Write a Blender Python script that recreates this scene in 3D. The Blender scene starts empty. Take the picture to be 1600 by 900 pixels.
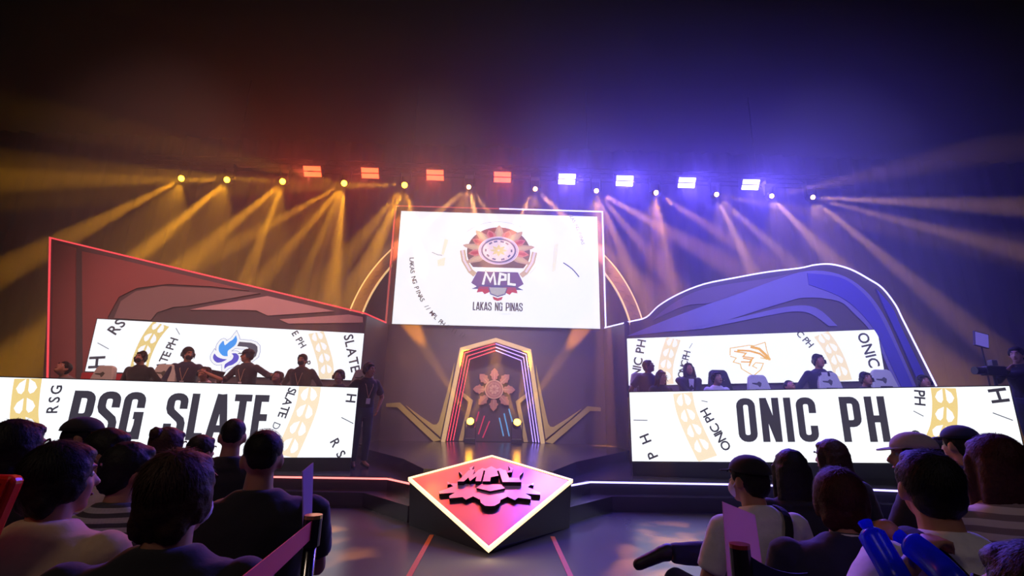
import bpy, bmesh, math, random
from mathutils import Vector, Matrix, Euler
random.seed(7)
S = bpy.context.scene
C = S.collection
V = Vector
PI = math.pi

# ------------------------------------------------------------------ camera, world, exposure, added audience fill
cam_d = bpy.data.cameras.new('camera')
cam_d.sensor_fit = 'HORIZONTAL'; cam_d.sensor_width = 36.0
cam_d.lens = 36.0 * 768.8 / 1600.0
cam_d.clip_end = 200
cam = bpy.data.objects.new('camera', cam_d); C.objects.link(cam)
pit, yaw, rol = .2544, .0236, .0193
Fw = V((math.sin(yaw)*math.cos(pit), math.cos(yaw)*math.cos(pit), math.sin(pit)))
Rt = V((math.cos(yaw), -math.sin(yaw), 0)); Up = Rt.cross(Fw)
R2 = Rt*math.cos(rol) + Up*math.sin(rol); U2 = Up*math.cos(rol) - Rt*math.sin(rol)
cam.matrix_world = Matrix(((R2.x, U2.x, -Fw.x, .1052), (R2.y, U2.y, -Fw.y, 0), (R2.z, U2.z, -Fw.z, 1.35), (0, 0, 0, 1)))
S.camera = cam
wd = bpy.data.worlds.new('world'); S.world = wd; wd.use_nodes = True
wd.node_tree.nodes['Background'].inputs[0].default_value = (.006, .0045, .010, 1)
wd.node_tree.nodes['Background'].inputs[1].default_value = 1.0
S.view_settings.view_transform = 'Standard'; S.view_settings.look = 'None'
S.view_settings.gamma = 1.0; S.view_settings.use_curve_mapping = False
S.view_settings.exposure = 0.0

def light(name, kind, loc, energy, color, parent=None, aim=None, **kw):
    d = bpy.data.lights.new(name, kind); d.energy = energy; d.color = color
    for k, v in kw.items(): setattr(d, k, v)
    o = bpy.data.objects.new(name, d); C.objects.link(o); o.location = loc
    if aim is not None:
        o.rotation_euler = (V(aim) - V(loc)).to_track_quat('-Z', 'Y').to_euler()
    if parent is not None:
        o.parent = parent
    return o
# added dim fill lights, unseen, above and behind the seats to lift the audience
AUD_FILL = [light('audience_fill_light', 'AREA', (-3.0, -1.5, 6.0), 26, (1.0, .74, .5), aim=(-2.2, 3, .8), size=1.2),
         light('audience_fill_light', 'AREA', (3.2, -1.5, 6.0), 13, (.8, .66, 1.0), aim=(2.8, 3, .8), size=1.2)]

# wash lights on the front-of-house bar high above the seats, aimed at the set
for loc, aim, e, col, ang in (((-5.5, 2.5, 8.5), (-6.5, 11.5, 3.2), 2600, (1.0, .44, .40), 44), ((5.5, 2.5, 8.5), (6.8, 11.5, 3.0), 4200, (.36, .32, 1.0), 46),
                              ((-1.5, 2.5, 8.5), (-.5, 14.5, 2.0), 3800, (1.0, .70, .60), 26), ((1.5, 2.5, 8.5), (.5, 14.5, 2.0), 3300, (.70, .60, 1.0), 26),
                              ((-3.0, 3.0, 8.5), (-2.5, 7.0, 0), 300, (1.0, .5, .55), 60), ((3.0, 3.0, 8.5), (3.0, 7.0, 0), 700, (.3, .25, 1.0), 60)):
    light('front_wash', 'SPOT', loc, e, col, aim=aim, spot_size=math.radians(ang), spot_blend=.8, shadow_soft_size=.25)

# ------------------------------------------------------------------ materials
MATS = {}
def M(name, col=(.5, .5, .5), rough=.5, metal=0, emit=None, es=0, var=.12, scale=6, bump=0, spec=.5, sheen=0, sample=True):
    if name in MATS: return MATS[name]
    m = bpy.data.materials.new(name); m.use_nodes = True; MATS[name] = m
    nt = m.node_tree; b = nt.nodes['Principled BSDF']
    b.inputs['Roughness'].default_value = rough; b.inputs['Metallic'].default_value = metal
    b.inputs['Specular IOR Level'].default_value = spec
    if sheen: b.inputs['Sheen Weight'].default_value = sheen
    tc = nt.nodes.new('ShaderNodeTexCoord'); nz = nt.nodes.new('ShaderNodeTexNoise')
    nz.inputs['Scale'].default_value = scale; nz.inputs['Detail'].default_value = 3
    nt.links.new(tc.outputs['Object'], nz.inputs['Vector'])
    mx = nt.nodes.new('ShaderNodeMix'); mx.data_type = 'RGBA'
    mx.inputs[6].default_value = tuple(max(0, c*(1-var)) for c in col) + (1,)
    mx.inputs[7].default_value = tuple(min(1, c*(1+var)) for c in col) + (1,)
    nt.links.new(nz.outputs['Fac'], mx.inputs[0]); nt.links.new(mx.outputs[2], b.inputs['Base Color'])
    if bump:
        bp = nt.nodes.new('ShaderNodeBump'); bp.inputs['Strength'].default_value = bump; bp.inputs['Distance'].default_value = .01
        nt.links.new(nz.outputs['Fac'], bp.inputs['Height']); nt.links.new(bp.outputs['Normal'], b.inputs['Normal'])
    if emit is not None:
        b.inputs['Emission Color'].default_value = tuple(emit) + (1,); b.inputs['Emission Strength'].default_value = es
        if not sample: m.cycles.emission_sampling = 'NONE'
    return m
def pix(name, col, k=1.0):            # a lit pixel colour of an LED wall (print on the screen), sRGB 0-255
    lin = tuple(((c/255)/12.92 if c <= 10 else ((c/255+.055)/1.055)**2.4) for c in col)
    return M(name, (.002, .002, .002), .8, emit=lin, es=k, sample=False, spec=0)
def srgb(*col):
    return tuple(((c/255)/12.92 if c <= 10 else ((c/255+.055)/1.055)**2.4) for c in col)

# ------------------------------------------------------------------ mesh helpers
class Fr:                              # a flat working frame: u to the right, v up, n towards the viewer
    def __init__(s, o, u, v, n): s.o, s.u, s.v, s.n = V(o), V(u), V(v), V(n)
    def __call__(s, a, b, d=0): return s.o + s.u*a + s.v*b + s.n*d
def yfr(y): return Fr((0, y, 0), (1, 0, 0), (0, 0, 1), (0, -1, 0))
GF = Fr((0, 0, 0), (1, 0, 0), (0, 1, 0), (0, 0, 1))
class MB:
    def __init__(s): s.v, s.f = [], []
    def add(s, vs, fs):
        k = len(s.v); s.v += [tuple(p) for p in vs]; s.f += [tuple(i+k for i in f) for f in fs]; return s
    def box(s, c, d, rot=None):
        c = V(c); h = V(d)*.5; vs = []
        for x in (-1, 1):
            for y in (-1, 1):
                for z in (-1, 1):
                    p = V((x*h.x, y*h.y, z*h.z))
                    if rot is not None: p = rot @ p
                    vs.append(c+p)
        return s.add(vs, [(0, 1, 3, 2), (4, 6, 7, 5), (0, 4, 5, 1), (2, 3, 7, 6), (0, 2, 6, 4), (1, 5, 7, 3)])
    def prism(s, pts, fr, d0, d1):
        n = len(pts); A = sum(pts[i][0]*pts[(i+1) % n][1]-pts[(i+1) % n][0]*pts[i][1] for i in range(n))
        if A < 0: pts = list(pts)[::-1]
        vs = [fr(p[0], p[1], d1) for p in pts] + [fr(p[0], p[1], d0) for p in pts]
        fs = [tuple(range(n)), tuple(range(2*n-1, n-1, -1))] + [(i, n+i, n+(i+1) % n, (i+1) % n) for i in range(n)]
        return s.add(vs, fs)
    def stroke(s, pts, w, fr, d0, d1, closed=False):
        a, b = offset(pts, w/2, closed), offset(pts, -w/2, closed); n = len(pts)
        vs = [fr(*p, d1) for p in a]+[fr(*p, d1) for p in b]+[fr(*p, d0) for p in a]+[fr(*p, d0) for p in b]
        fs = []
        for i in range(n if closed else n-1):
            j = (i+1) % n
            fs += [(i, n+i, n+j, j), (2*n+i, 2*n+j, 3*n+j, 3*n+i), (i, j, 2*n+j, 2*n+i), (n+i, 3*n+i, 3*n+j, n+j)]
        if not closed: fs += [(0, 2*n, 3*n, n), (n-1, 2*n-1, 4*n-1, 3*n-1)]
        return s.add(vs, fs)
    def flat(s, pts, fr, d):
        n = len(pts); A = sum(pts[i][0]*pts[(i+1) % n][1]-pts[(i+1) % n][0]*pts[i][1] for i in range(n))
        if A < 0: pts = list(pts)[::-1]
        return s.add([fr(p[0], p[1], d) for p in pts], [tuple(range(n))])
    def tube(s, pts, rad, n=8, cap=True):
        pts = [V(p) for p in pts]
        if not isinstance(rad, (list, tuple)): rad = [rad]*len(pts)
        k0 = len(s.v); ref = None
        for i, p in enumerate(pts):
            d = (pts[min(i+1, len(pts)-1)]-pts[max(i-1, 0)]).normalized()
            if ref is None: ref = d.orthogonal().normalized()
            ref = (ref - d*ref.dot(d)).normalized(); w = d.cross(ref)
            for k in range(n):
                a = 2*PI*k/n; s.v.append(tuple(p+(ref*math.cos(a)+w*math.sin(a))*rad[i]))
        for i in range(len(pts)-1):
            for k in range(n):
                a, b = k0+i*n+k, k0+i*n+(k+1) % n
                s.f.append((a, b, b+n, a+n))
        if cap:
            s.f.append(tuple(k0+k for k in range(n))[::-1]); s.f.append(tuple(k0+(len(pts)-1)*n+k for k in range(n)))
        return s
    def ell(s, c, r, rot=None, nu=14, nv=9):
        c = V(c); vs = [V((0, 0, 1))]
        for i in range(1, nv):
            t = PI*i/nv
            for k in range(nu): vs.append(V((math.sin(t)*math.cos(2*PI*k/nu), math.sin(t)*math.sin(2*PI*k/nu), math.cos(t))))
        vs.append(V((0, 0, -1)))
        out = []
        for p in vs:
            q = V((p.x*r[0], p.y*r[1], p.z*r[2]))
            if rot is not None: q = rot @ q
            out.append(c+q)
        fs = [(0, 1+k, 1+(k+1) % nu) for k in range(nu)]
        for i in range(nv-2):
            for k in range(nu):
                a, b = 1+i*nu+k, 1+i*nu+(k+1) % nu; fs.append((a, a+nu, b+nu, b))
        L = len(vs)-1; q = 1+(nv-2)*nu
        fs += [(L, q+(k+1) % nu, q+k) for k in range(nu)]
        return s.add(out, fs)
    def cone(s, a, b, ra, rb, n=12):      # tapered capsule-like limb segment with round ends
        a, b = V(a), V(b); d = b-a
        if d.length < 1e-6: return s.ell(a, (ra, ra, ra))
        s.tube([a, b], [ra, rb], n); s.ell(a, (ra, ra, ra), nu=10, nv=6); s.ell(b, (rb, rb, rb), nu=10, nv=6); return s
    def mesh(s, name):
        me = bpy.data.meshes.new(name); me.from_pydata(s.v, [], s.f); me.update(); return me
    def build(s, name, mat, parent=None, smooth=False, bevel=0):
        me = s.mesh(name); me.materials.append(mat)
        if smooth:
            for p in me.polygons: p.use_smooth = True
        o = bpy.data.objects.new(name, me); C.objects.link(o)
        if parent is not None: o.parent = parent
        if bevel:
            md = o.modifiers.new('bevel', 'BEVEL'); md.width = bevel; md.segments = 2; md.limit_method = 'ANGLE'
        return o
def offset(pts, d, closed):
    n = len(pts); out = []
    for i in range(n):
        p = V(pts[i][:2])
        a = V(pts[i-1][:2]) if (i > 0 or closed) else None
        b = V(pts[(i+1) % n][:2]) if (i < n-1 or closed) else None
        d1 = (p-a).normalized() if a is not None else None; d2 = (b-p).normalized() if b is not None else None
        if d1 is None: nn = V((-d2.y, d2.x)); k = 1
        elif d2 is None: nn = V((-d1.y, d1.x)); k = 1
        else:
            n1, n2 = V((-d1.y, d1.x)), V((-d2.y, d2.x)); nn = (n1+n2)
            if nn.length < 1e-5: nn = n1
            nn.normalize(); k = min(2.0, 1/max(.3, nn.dot(n1)))
        q = p + nn*d*k; out.append((q.x, q.y))
    return out
def arc(cx, cy, r, a0, a1, n=12, ry=None):
    ry = r if ry is None else ry
    return [(cx+r*math.cos(math.radians(a0+(a1-a0)*i/n)), cy+ry*math.sin(math.radians(a0+(a1-a0)*i/n))) for i in range(n+1)]
def smooth_path(pts, n=6):
    out = []; P = [V(p) for p in pts]
    for i in range(len(P)-1):
        p0, p1, p2, p3 = P[max(i-1, 0)], P[i], P[i+1], P[min(i+2, len(P)-1)]
        for k in range(n):
            t = k/n
            out.append(tuple(.5*((2*p1)+(p2-p0)*t+(2*p0-5*p1+4*p2-p3)*t*t+(3*p1-p0-3*p2+p3)*t**3)))
    out.append(tuple(P[-1])); return out
def tag(o, label=None, cat=None, group=None, kind=None):
    if label: o['label'] = label
    if cat: o['category'] = cat
    if group: o['group'] = group
    if kind: o['kind'] = kind
    return o
def thing(name, label, cat, loc=(0, 0, 0), rz=0, group=None):
    o = bpy.data.objects.new(name, None); C.objects.link(o); o.location = loc; o.rotation_euler = (0, 0, rz)
    o.empty_display_size = .1
    return tag(o, label, cat, group)
def struct(name, mb, mat, label=None, parent=None, **kw):
    o = mb.build(name, mat, parent, **kw)
    if parent is None: tag(o, label, name.split('_')[0], None, 'structure')
    return o
def copy_tree(o, parent=None):
    c = o.copy(); C.objects.link(c); c.parent = parent
    for ch in list(o.children): copy_tree(ch, c)
    return c
# ------------------------------------------------------------------ the hall and the stage platforms
floor_m = M('floor_gloss', srgb(62, 58, 72), .22, var=.25, scale=1.3, spec=.6)
nt = floor_m.node_tree      # worn, cloudy gloss of the painted floor
nz = nt.nodes.new('ShaderNodeTexNoise'); nz.inputs['Scale'].default_value = 2.2; nz.inputs['Detail'].default_value = 5
rg = nt.nodes.new('ShaderNodeMapRange'); rg.inputs[3].default_value = .16; rg.inputs[4].default_value = .42
nt.links.new(nz.outputs['Fac'], rg.inputs[0]); nt.links.new(rg.outputs[0], nt.nodes['Principled BSDF'].inputs['Roughness'])
black_m = M('black_drape', (.008, .007, .009), .95, var=.3, scale=3)
drape_m = M('grey_drape', (.018, .016, .02), .95, var=.25, scale=2)
stage_m = M('stage_deck_gloss', srgb(66, 60, 74), .2, var=.15, scale=2, spec=.6)
face_m = M('stage_face', srgb(48, 44, 54), .45, var=.15, scale=3)
struct('floor', MB().box((0, 6, -.05), (44.2, 24, .1)), floor_m, 'dark glossy painted floor of the hall')
struct('ceiling', MB().box((0, 6, 11.6), (44.2, 24, .1)), black_m, 'black ceiling of the hall')
struct('wall_left', MB().box((-22, 6, 5.8), (.1, 24, 11.6)), black_m, 'black left wall of the hall')
struct('wall_right', MB().box((22, 6, 5.8), (.1, 24, 11.6)), black_m, 'black right wall of the hall')
struct('wall_behind_seats', MB().box((0, -5.95, 5.8), (44.2, .1, 11.6)), black_m, 'black wall behind the seats')
# pleated drape closing off the back of the hall
pts = []
for i in range(501):
    x = -21.9 + 43.8*i/500
    pts.append((x, 17.3 + .09*math.sin(x*9) + .03*math.sin(x*23+1)))
mb = MB(); n = len(pts)
mb.add([(p[0], p[1], 0) for p in pts]+[(p[0], p[1], 11.6) for p in pts], [(i, i+1, n+i+1, n+i) for i in range(n-1)])
struct('wall_back', mb, drape_m, 'pleated dark drape at the back of the hall', smooth=True)

def platform(name, poly, z0, z1, label):
    o = MB().prism(poly, GF, z0, z1).build(name, stage_m)
    return tag(o, label, 'platform', None, 'structure')
def mirror(half): return half + [(-x, y) for x, y in reversed(half)]
platform('floor_step', mirror([(-12.5, 16.9), (-12.5, 6.0), (-4.2, 7.95), (-1.87, 7.95), (-1.02, 6.9)]), 0, .2, 'lowest dark step along the front of the stage')
platform('floor_stage', mirror([(-12.5, 16.9), (-12.5, 6.25), (-4.2, 8.2), (-1.58, 8.2), (-1.06, 7.4)]), .2, .4, 'dark main stage level carrying the light strips')
platform('floor_deck', mirror([(-3.2, 14.9), (-3.2, 12.0), (-1.45, 8.75), (-.9, 7.25)]), .4, .62, 'raised glossy centre deck in front of the arch')

# step edges: nosing trims and LED strips along the edge of the main stage level
red_neon = M('red_light_strip', (.3, .02, .02), .4, emit=(1.0, .22, .2), es=2.2, sample=False)
blue_neon = M('blue_light_strip', (.05, .05, .4), .4, emit=(.42, .36, 1.0), es=3.2, sample=False)
for sg, mt, nm in ((-1, red_neon, 'red'), (1, blue_neon, 'blue')):
    o = MB().tube([(sg*12.4, 6.26, .37), (sg*4.2, 8.185, .37), (sg*1.585, 8.185, .37), (sg*1.1, 7.43, .40), (sg*1.0, 6.83, .5)], .014, 6).build('light_strip', mt)
    tag(o, f'thin {"pinkish red" if sg < 0 else "blue white"} light strip along the {"left" if sg < 0 else "right"} stage edge', 'light strip', 'light strips on the stage edge')
# the two tape lines on the floor
tape_m = M('orange_tape', srgb(235, 120, 60), .5, var=.1, scale=20)
for x, w in ((-.62, 'left'), (.78, 'right')):
    o = MB().box((x, 4.1, .002), (.05, 4.3, .004)).build('floor_tape', tape_m)
    tag(o, f'orange tape line on the floor, {w} of the diamond podium tip', 'tape', 'floor tape lines')

# ------------------------------------------------------------------ frames of the two angled sides
def side_frame(ax, ay, bx, by, tilt=0):
    u = V((bx-ax, by-ay, 0)).normalized(); sg = 1
    if bx < ax: u = -u
    n = V((u.y, -u.x, 0))
    return Fr((ax, ay, 0), u + V((0, 0, tilt)), (0, 0, 1), n)
TL = .027
LW = side_frame(-3.2, 12.0, -8.4, 10.87)
RW = side_frame(3.2, 12.0, 8.4, 10.87, TL)
DL = side_frame(-2.5, 8.95, -7.5, 7.9)
DR = side_frame(2.5, 8.95, 7.5, 7.9, TL)

# player platforms between desk and wall
for sg, w in ((-1, 'left'), (1, 'right')):
    platform('floor_player_platform', [(sg*2.55, 9.0), (sg*3.3, 12.2), (sg*12.4, 10.6), (sg*12.4, 6.95)], .4, .66, f'dark player platform behind the {w} desk')
# ------------------------------------------------------------------ set walls behind the players
wall_m = M('set_wall_grey', srgb(92, 78, 84), .55, var=.12, scale=2)
redp_m = M('set_panel_red', srgb(168, 90, 88), .5, var=.1, scale=2)
pink_m = M('set_panel_pale', srgb(244, 204, 200), .5, var=.08, scale=2)
grey_m = M('set_panel_grey', srgb(158, 134, 132), .5, var=.08, scale=2)
bluep_m = M('set_panel_blue', srgb(84, 78, 190), .45, var=.1, scale=2)
lil_m = M('set_panel_lilac', srgb(140, 132, 190), .45, var=.08, scale=2)
mau_m = M('set_panel_mauve', srgb(122, 98, 122), .5, var=.08, scale=2)
redline = M('red_outline_neon', (.3, .02, .02), .4, emit=(1.0, .07, .09), es=1.1, sample=False)
blueline = M('blue_outline_neon', (.1, .1, .4), .4, emit=(.55, .52, 1.0), es=2.4, sample=False)

lset = thing('set_wall', 'dark set wall with angular red panels and a red outline, behind the left desk', 'set wall', LW(0, 0, 0))
def on(parent, mb, name, mat, **kw):
    o = mb.build(name, mat, parent, **kw); o.matrix_parent_inverse = Matrix.Translation(-parent.location); return o
outl = [(.02, .6), (.02, 3.70), (-6.85, 4.97), (-6.12, .6)]
on(lset, MB().prism(outl, LW, -.25, -.05), 'backing', wall_m)
on(lset, MB().stroke([(.5, 3.54), (-.02, 3.74), (-6.87, 4.99), (-6.13, 1.3)], .024, LW, -.1, -.02), 'outline_light', redline)
for p, m in (([(-6.76, 4.88), (-6.34, 4.80), (-5.66, 1.5), (-6.1, 1.5)], redp_m),
             ([(-6.2, 4.73), (-5.71, 4.66), (-2.7, 4.10), (-3.5, 4.14), (-4.41, 4.12), (-5.0, 3.98), (-5.3, 3.75), (-5.42, 3.3), (-5.36, 1.5), (-5.52, 1.5)], redp_m),
             ([(-2.45, 4.06), (-3.5, 4.09), (-4.5, 4.06), (-5.0, 3.9), (-5.24, 3.66), (-5.3, 3.27), (-4.59, 3.27), (-4.5, 3.45), (-4.2, 3.6), (-3.95, 3.64)], grey_m),
             ([(-2.75, 3.63), (-3.85, 3.56), (-3.43, 3.69), (-2.28, 4.0), (-.74, 3.74), (-2.21, 3.53), (-2.48, 3.64)], pink_m),
             ([(-1.95, 3.46), (-.4, 3.68), (-.07, 3.64), (-.05, 3.5), (-1.74, 3.37)], pink_m)):
    on(lset, MB().prism(p, LW, -.06, -.01), 'relief_panel', m)
on(lset, MB().box(LW(-5.0, 1.9, -.02), (1.3, .05, .34), Matrix.Rotation(math.atan2(LW.u.y, LW.u.x), 3, 'Z')), 'red_panel', M('set_red_bright', srgb(215, 40, 50), .4))
def ret(sg, parent):     # the dark return wall that runs back to the centre wall
    mb = MB(); a, b = (sg*3.2, 12.0), (sg*3.25, 14.45)
    f = Fr((a[0], a[1], 0), (0, 1, 0), (0, 0, 1), (-sg, 0, 0))
    mb.prism([(0, .4), (2.5, .4), (2.5, 3.93), (0, 3.68)], f, -.12, 0)
    return mb
on(lset, ret(-1, lset), 'return_wall', M('return_wall_dark', srgb(62, 50, 70), .5))

rset = thing('set_wall', 'dark set wall with curved blue panels and a white blue outline, behind the right desk', 'set wall', RW(0, 0, 0))
ro = [(-.49, 3.52), (.15, 3.67), (.54, 3.77), (.86, 4.06), (1.34, 4.34), (1.96, 4.58), (2.71, 4.72), (3.45, 4.84), (4.17, 4.91), (4.53, 4.98), (4.88, 4.98), (5.27, 4.84), (5.63, 4.58), (5.87, 4.36), (6.07, 3.97), (6.17, 3.61), (6.39, 2.82), (6.58, 2.13)]
un = lambda P: [(a, b-TL*a) for a, b in P]
rs = smooth_path(un(ro), 4)
rso = [p for p in rs if p[0] > .0]
on(rset, MB().prism([(.0, .6)]+rso+[(6.75, 1.2), (6.75, .5)], RW, -.25, -.05), 'backing', wall_m)
on(rset, MB().stroke([(a, b+.02) for a, b in rs], .020, RW, -.1, -.02), 'outline_light', blueline)
for p, m in ((smooth_path([(.69, 3.71), (1.17, 4.1), (1.95, 4.47), (3.44, 4.69), (4.02, 4.8)], 4)+smooth_path([(4.02, 4.8), (2.67, 4.3), (2.07, 4.11), (1.47, 4.05), (.69, 3.71)], 4)[1:-1], mau_m),
             (smooth_path([(.06, 3.32), (1.31, 3.82), (3.42, 4.58), (4.31, 4.84), (4.99, 4.74), (5.47, 4.36), (5.78, 3.77), (6.0, 2.9), (6.3, 1.6)], 4)+smooth_path([(5.9, 1.6), (5.68, 2.6), (5.5, 3.3), (5.19, 3.78), (4.89, 4.09), (4.22, 4.19), (3.65, 4.06), (1.88, 3.54), (.06, 3.32)], 4)[:-1], lil_m),
             (smooth_path([(4.31, 4.78), (4.99, 4.66), (5.4, 4.3), (5.68, 3.77), (5.95, 2.8), (6.2, 1.7)], 4)+smooth_path([(6.0, 1.7), (5.75, 2.6), (5.58, 3.3), (5.29, 3.83), (4.92, 4.2), (4.31, 4.5)], 4), bluep_m),
             (smooth_path([(5.72, 4.36), (5.98, 3.9), (6.1, 3.4), (6.5, 1.9)], 4)+[(6.3, 1.9), (6.0, 3.2), (5.82, 3.9)], bluep_m),
             (smooth_path([(1.13, 3.41), (2.62, 3.72), (3.78, 3.98), (4.4, 3.94), (4.8, 3.5)], 4)+smooth_path([(4.62, 3.5), (4.27, 3.8), (3.9, 3.86), (3.33, 3.77), (1.87, 3.48)], 4), lil_m)):
    on(rset, MB().prism(un(p), RW, -.06, -.01 if m is not bluep_m else .01), 'relief_panel', m)
on(rset, ret(1, rset), 'return_wall', MATS['return_wall_dark'])

# ------------------------------------------------------------------ centre wall with screen, ring and arch
CW = yfr(14.5)
cwall = thing('centre_wall', 'grey centre wall below the big screen with a portal opening', 'wall', (0, 14.5, .62))
cw_m = M('centre_wall_grey', srgb(98, 84, 92), .5, var=.08, scale=1.5)
arch_open = [(-1.38, .62), (-1.0, 3.2), (0, 3.5), (1.0, 3.2), (1.38, .62)]
for sg in (-1, 1):
    pts = [(0, 3.5), (sg*1.0, 3.2), (sg*1.38, .62), (sg*3.25, .62), (sg*3.25, 3.9), (0, 3.9)]
    on(cwall, MB().prism(pts, CW, -.1, 0), 'wall_panel', cw_m)
# recess behind the portal: side cheeks, back panel, ceiling
rec_m = M('portal_back', srgb(70, 56, 68), .45, var=.1)
on(cwall, MB().box((0, 15.45, 2.0), (3.0, .06, 3.3)), 'portal_back', rec_m)
for sg in (-1, 1):
    f = Fr((0, 14.6, 0), (0, 1, 0), (0, 0, 1), (-sg, 0, 0))
    a = MB().add([(sg*1.4, 14.55, .62), (sg*1.4, 15.45, .62), (sg*1.02, 15.45, 3.22), (sg*1.02, 14.55, 3.22), (0, 15.45, 3.52), (0, 14.55, 3.52)], [(0, 1, 2, 3), (3, 2, 4, 5)])
    on(cwall, a, 'portal_cheek', rec_m)
on(cwall, MB().box((0, 15.0, .6), (3.0, .95, .04)), 'portal_floor', stage_m)

gold_m = M('gold_paint', srgb(205, 190, 110), .45, metal=.0, var=.1, scale=4)
goldline = M('gold_trim', srgb(235, 215, 150), .4, emit=srgb(240, 205, 130), es=.25, sample=False)
AF = yfr(14.38)
arch = thing('portal_arch', 'gold framed portal arch with nested red and blue neon lines', 'arch', (0, 14.38, .62))
on(arch, MB().stroke([(-1.39, .62), (-.985, 3.2), (0, 3.5), (.985, 3.2), (1.39, .62)], .11, AF, -.1, .06), 'gold_frame', goldline)
neonr = M('portal_neon_red', (.3, .02, .02), .4, emit=(1.0, .06, .10), es=1.5, sample=False)
neonb = M('portal_neon_blue', (.1, .1, .4), .4, emit=(.36, .24, 1.0), es=3.0, sample=False)
for k, (dx, dz, y) in enumerate(((.10, .10, 14.45), (.17, .18, 14.6), (.24, .26, 14.75))):
    for sg, mt, nm in ((-1, neonr, 'red'), (1, neonb, 'blue')):
        p = [(0, 3.5-dz), (sg*(.985-dx*.9), 3.2-dz*.92), (sg*(1.385-dx), .64)]
        on(arch, MB().stroke(p, .022, yfr(y), -.012, .012), 'neon_line', mt)
def mir(P, sg): return [(sg*a, b) for a, b in P]
for sg in (-1, 1):
    w = thing('gold_wing', f'gold painted wing chevrons at the {"left" if sg < 0 else "right"} foot of the portal arch', 'wall ornament', (sg*1.6, 14.45, .62), group='gold wings beside the portal')
    f = yfr(14.42)
    on(w, MB().prism(mir([(1.18, 2.81), (1.36, 1.94), (1.54, 1.16), (1.60, 1.08), (1.70, 1.07), (2.05, 1.28), (2.5, 1.58), (2.15, 1.27), (1.475, .74), (1.33, 1.63), (1.2, 2.5)], sg), f, -.06, .03), 'spike_chevron', gold_m)
    on(w, MB().prism(mir([(3.05, 1.63), (2.68, 1.66), (1.46, .66), (1.66, .62), (2.74, 1.53), (3.05, 1.53)], sg), f, -.06, .03), 'band_chevron', gold_m)
    g = thing('gold_bracket', f'gold angular bracket inside the portal, {"left" if sg < 0 else "right"} side', 'wall ornament', (sg*.9, 15.2, .62), group='gold brackets inside the portal')
    on(g, MB().prism(mir([(1.0, 2.05), (.64, 1.78), (.90, .62), (1.02, .62), (.77, 1.73), (.97, 1.9)], sg), yfr(15.2), -.05, .03), 'bracket', gold_m)
    cols = ('red', M('slant_tube_red', (.3, .02, .05), .4, emit=(.75, .04, .10), es=.7, sample=False)) if sg < 0 else ('blue', M('slant_tube_blue', (.05, .1, .3), .4, emit=(.12, .45, .8), es=.8, sample=False))
    for k, (a, b, c, d) in enumerate((((.46, 1.46, .58, 1.0), (.29, 1.34, .45, .8), (.13, 1.19, .32, .70)) if sg < 0 else ((.16, 1.29, .3, .76), (.3, 1.42, .47, .76), (.44, 1.56, .56, 1.18)))):
        o = MB().tube([(sg*a, 15.38, b), (sg*c, 15.38, d)], .02, 6).build('light_tube', cols[1])
        tag(o, f'{("outer", "middle", "inner")[k] if sg < 0 else ("inner", "middle", "outer")[k]} slanted {cols[0]} light tube inside the portal', 'light tube', f'slanted {cols[0]} tubes in the portal')
# sun medallion
sun = thing('sun_medallion', 'copper eight petal sun medallion hanging inside the portal', 'medallion', (-.02, 15.3, 2.12))
cop = M('medallion_copper', srgb(205, 150, 130), .35, metal=.5, var=.2, scale=8)
cop2 = M('medallion_pale', srgb(235, 205, 175), .35, metal=.3, var=.1, scale=8)
SF = Fr((-.02, 15.3, 2.12), (1, 0, 0), (0, 0, 1), (0, -1, 0))
leaf = [(.26, 0), (.33, .10), (.38, .085), (.44, .15), (.50, .10), (.54, .11), (.65, 0), (.54, -.11), (.50, -.10), (.44, -.15), (.38, -.085), (.33, -.10)]
for k in range(8):
    a = k*PI/4; ca, sa = math.cos(a), math.sin(a)
    on(sun, MB().prism([(x*ca-y*sa, x*sa+y*ca) for x, y in leaf], SF, -.02, .03), 'petal', cop, bevel=.01)
    rib = [(x*ca-y*sa, x*sa+y*ca) for x, y in ((.3, -.012), (.58, 0), (.3, .012))]
    on(sun, MB().prism(rib, SF, .03, .045), 'petal_rib', cop2)
on(sun, MB().prism(arc(0, 0, .27, 0, 360, 32)[:-1], SF, 0, .05), 'disc', cop)
on(sun, MB().stroke(arc(0, 0, .27, 0, 360, 32)[:-1], .03, SF, .03, .08, True), 'rim', cop2)
on(sun, MB().stroke(arc(0, 0, .19, 0, 360, 32)[:-1], .015, SF, .03, .07, True), 'inner_rim', cop2)
for k in range(8):
    a = k*PI/4+PI/8; ca, sa = math.cos(a), math.sin(a)
    on(sun, MB().prism([(x*ca-y*sa, x*sa+y*ca) for x, y in ((.03, 0), (.11, .04), (.165, 0), (.11, -.04))], SF, .05, .075), 'ray', cop2)

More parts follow.
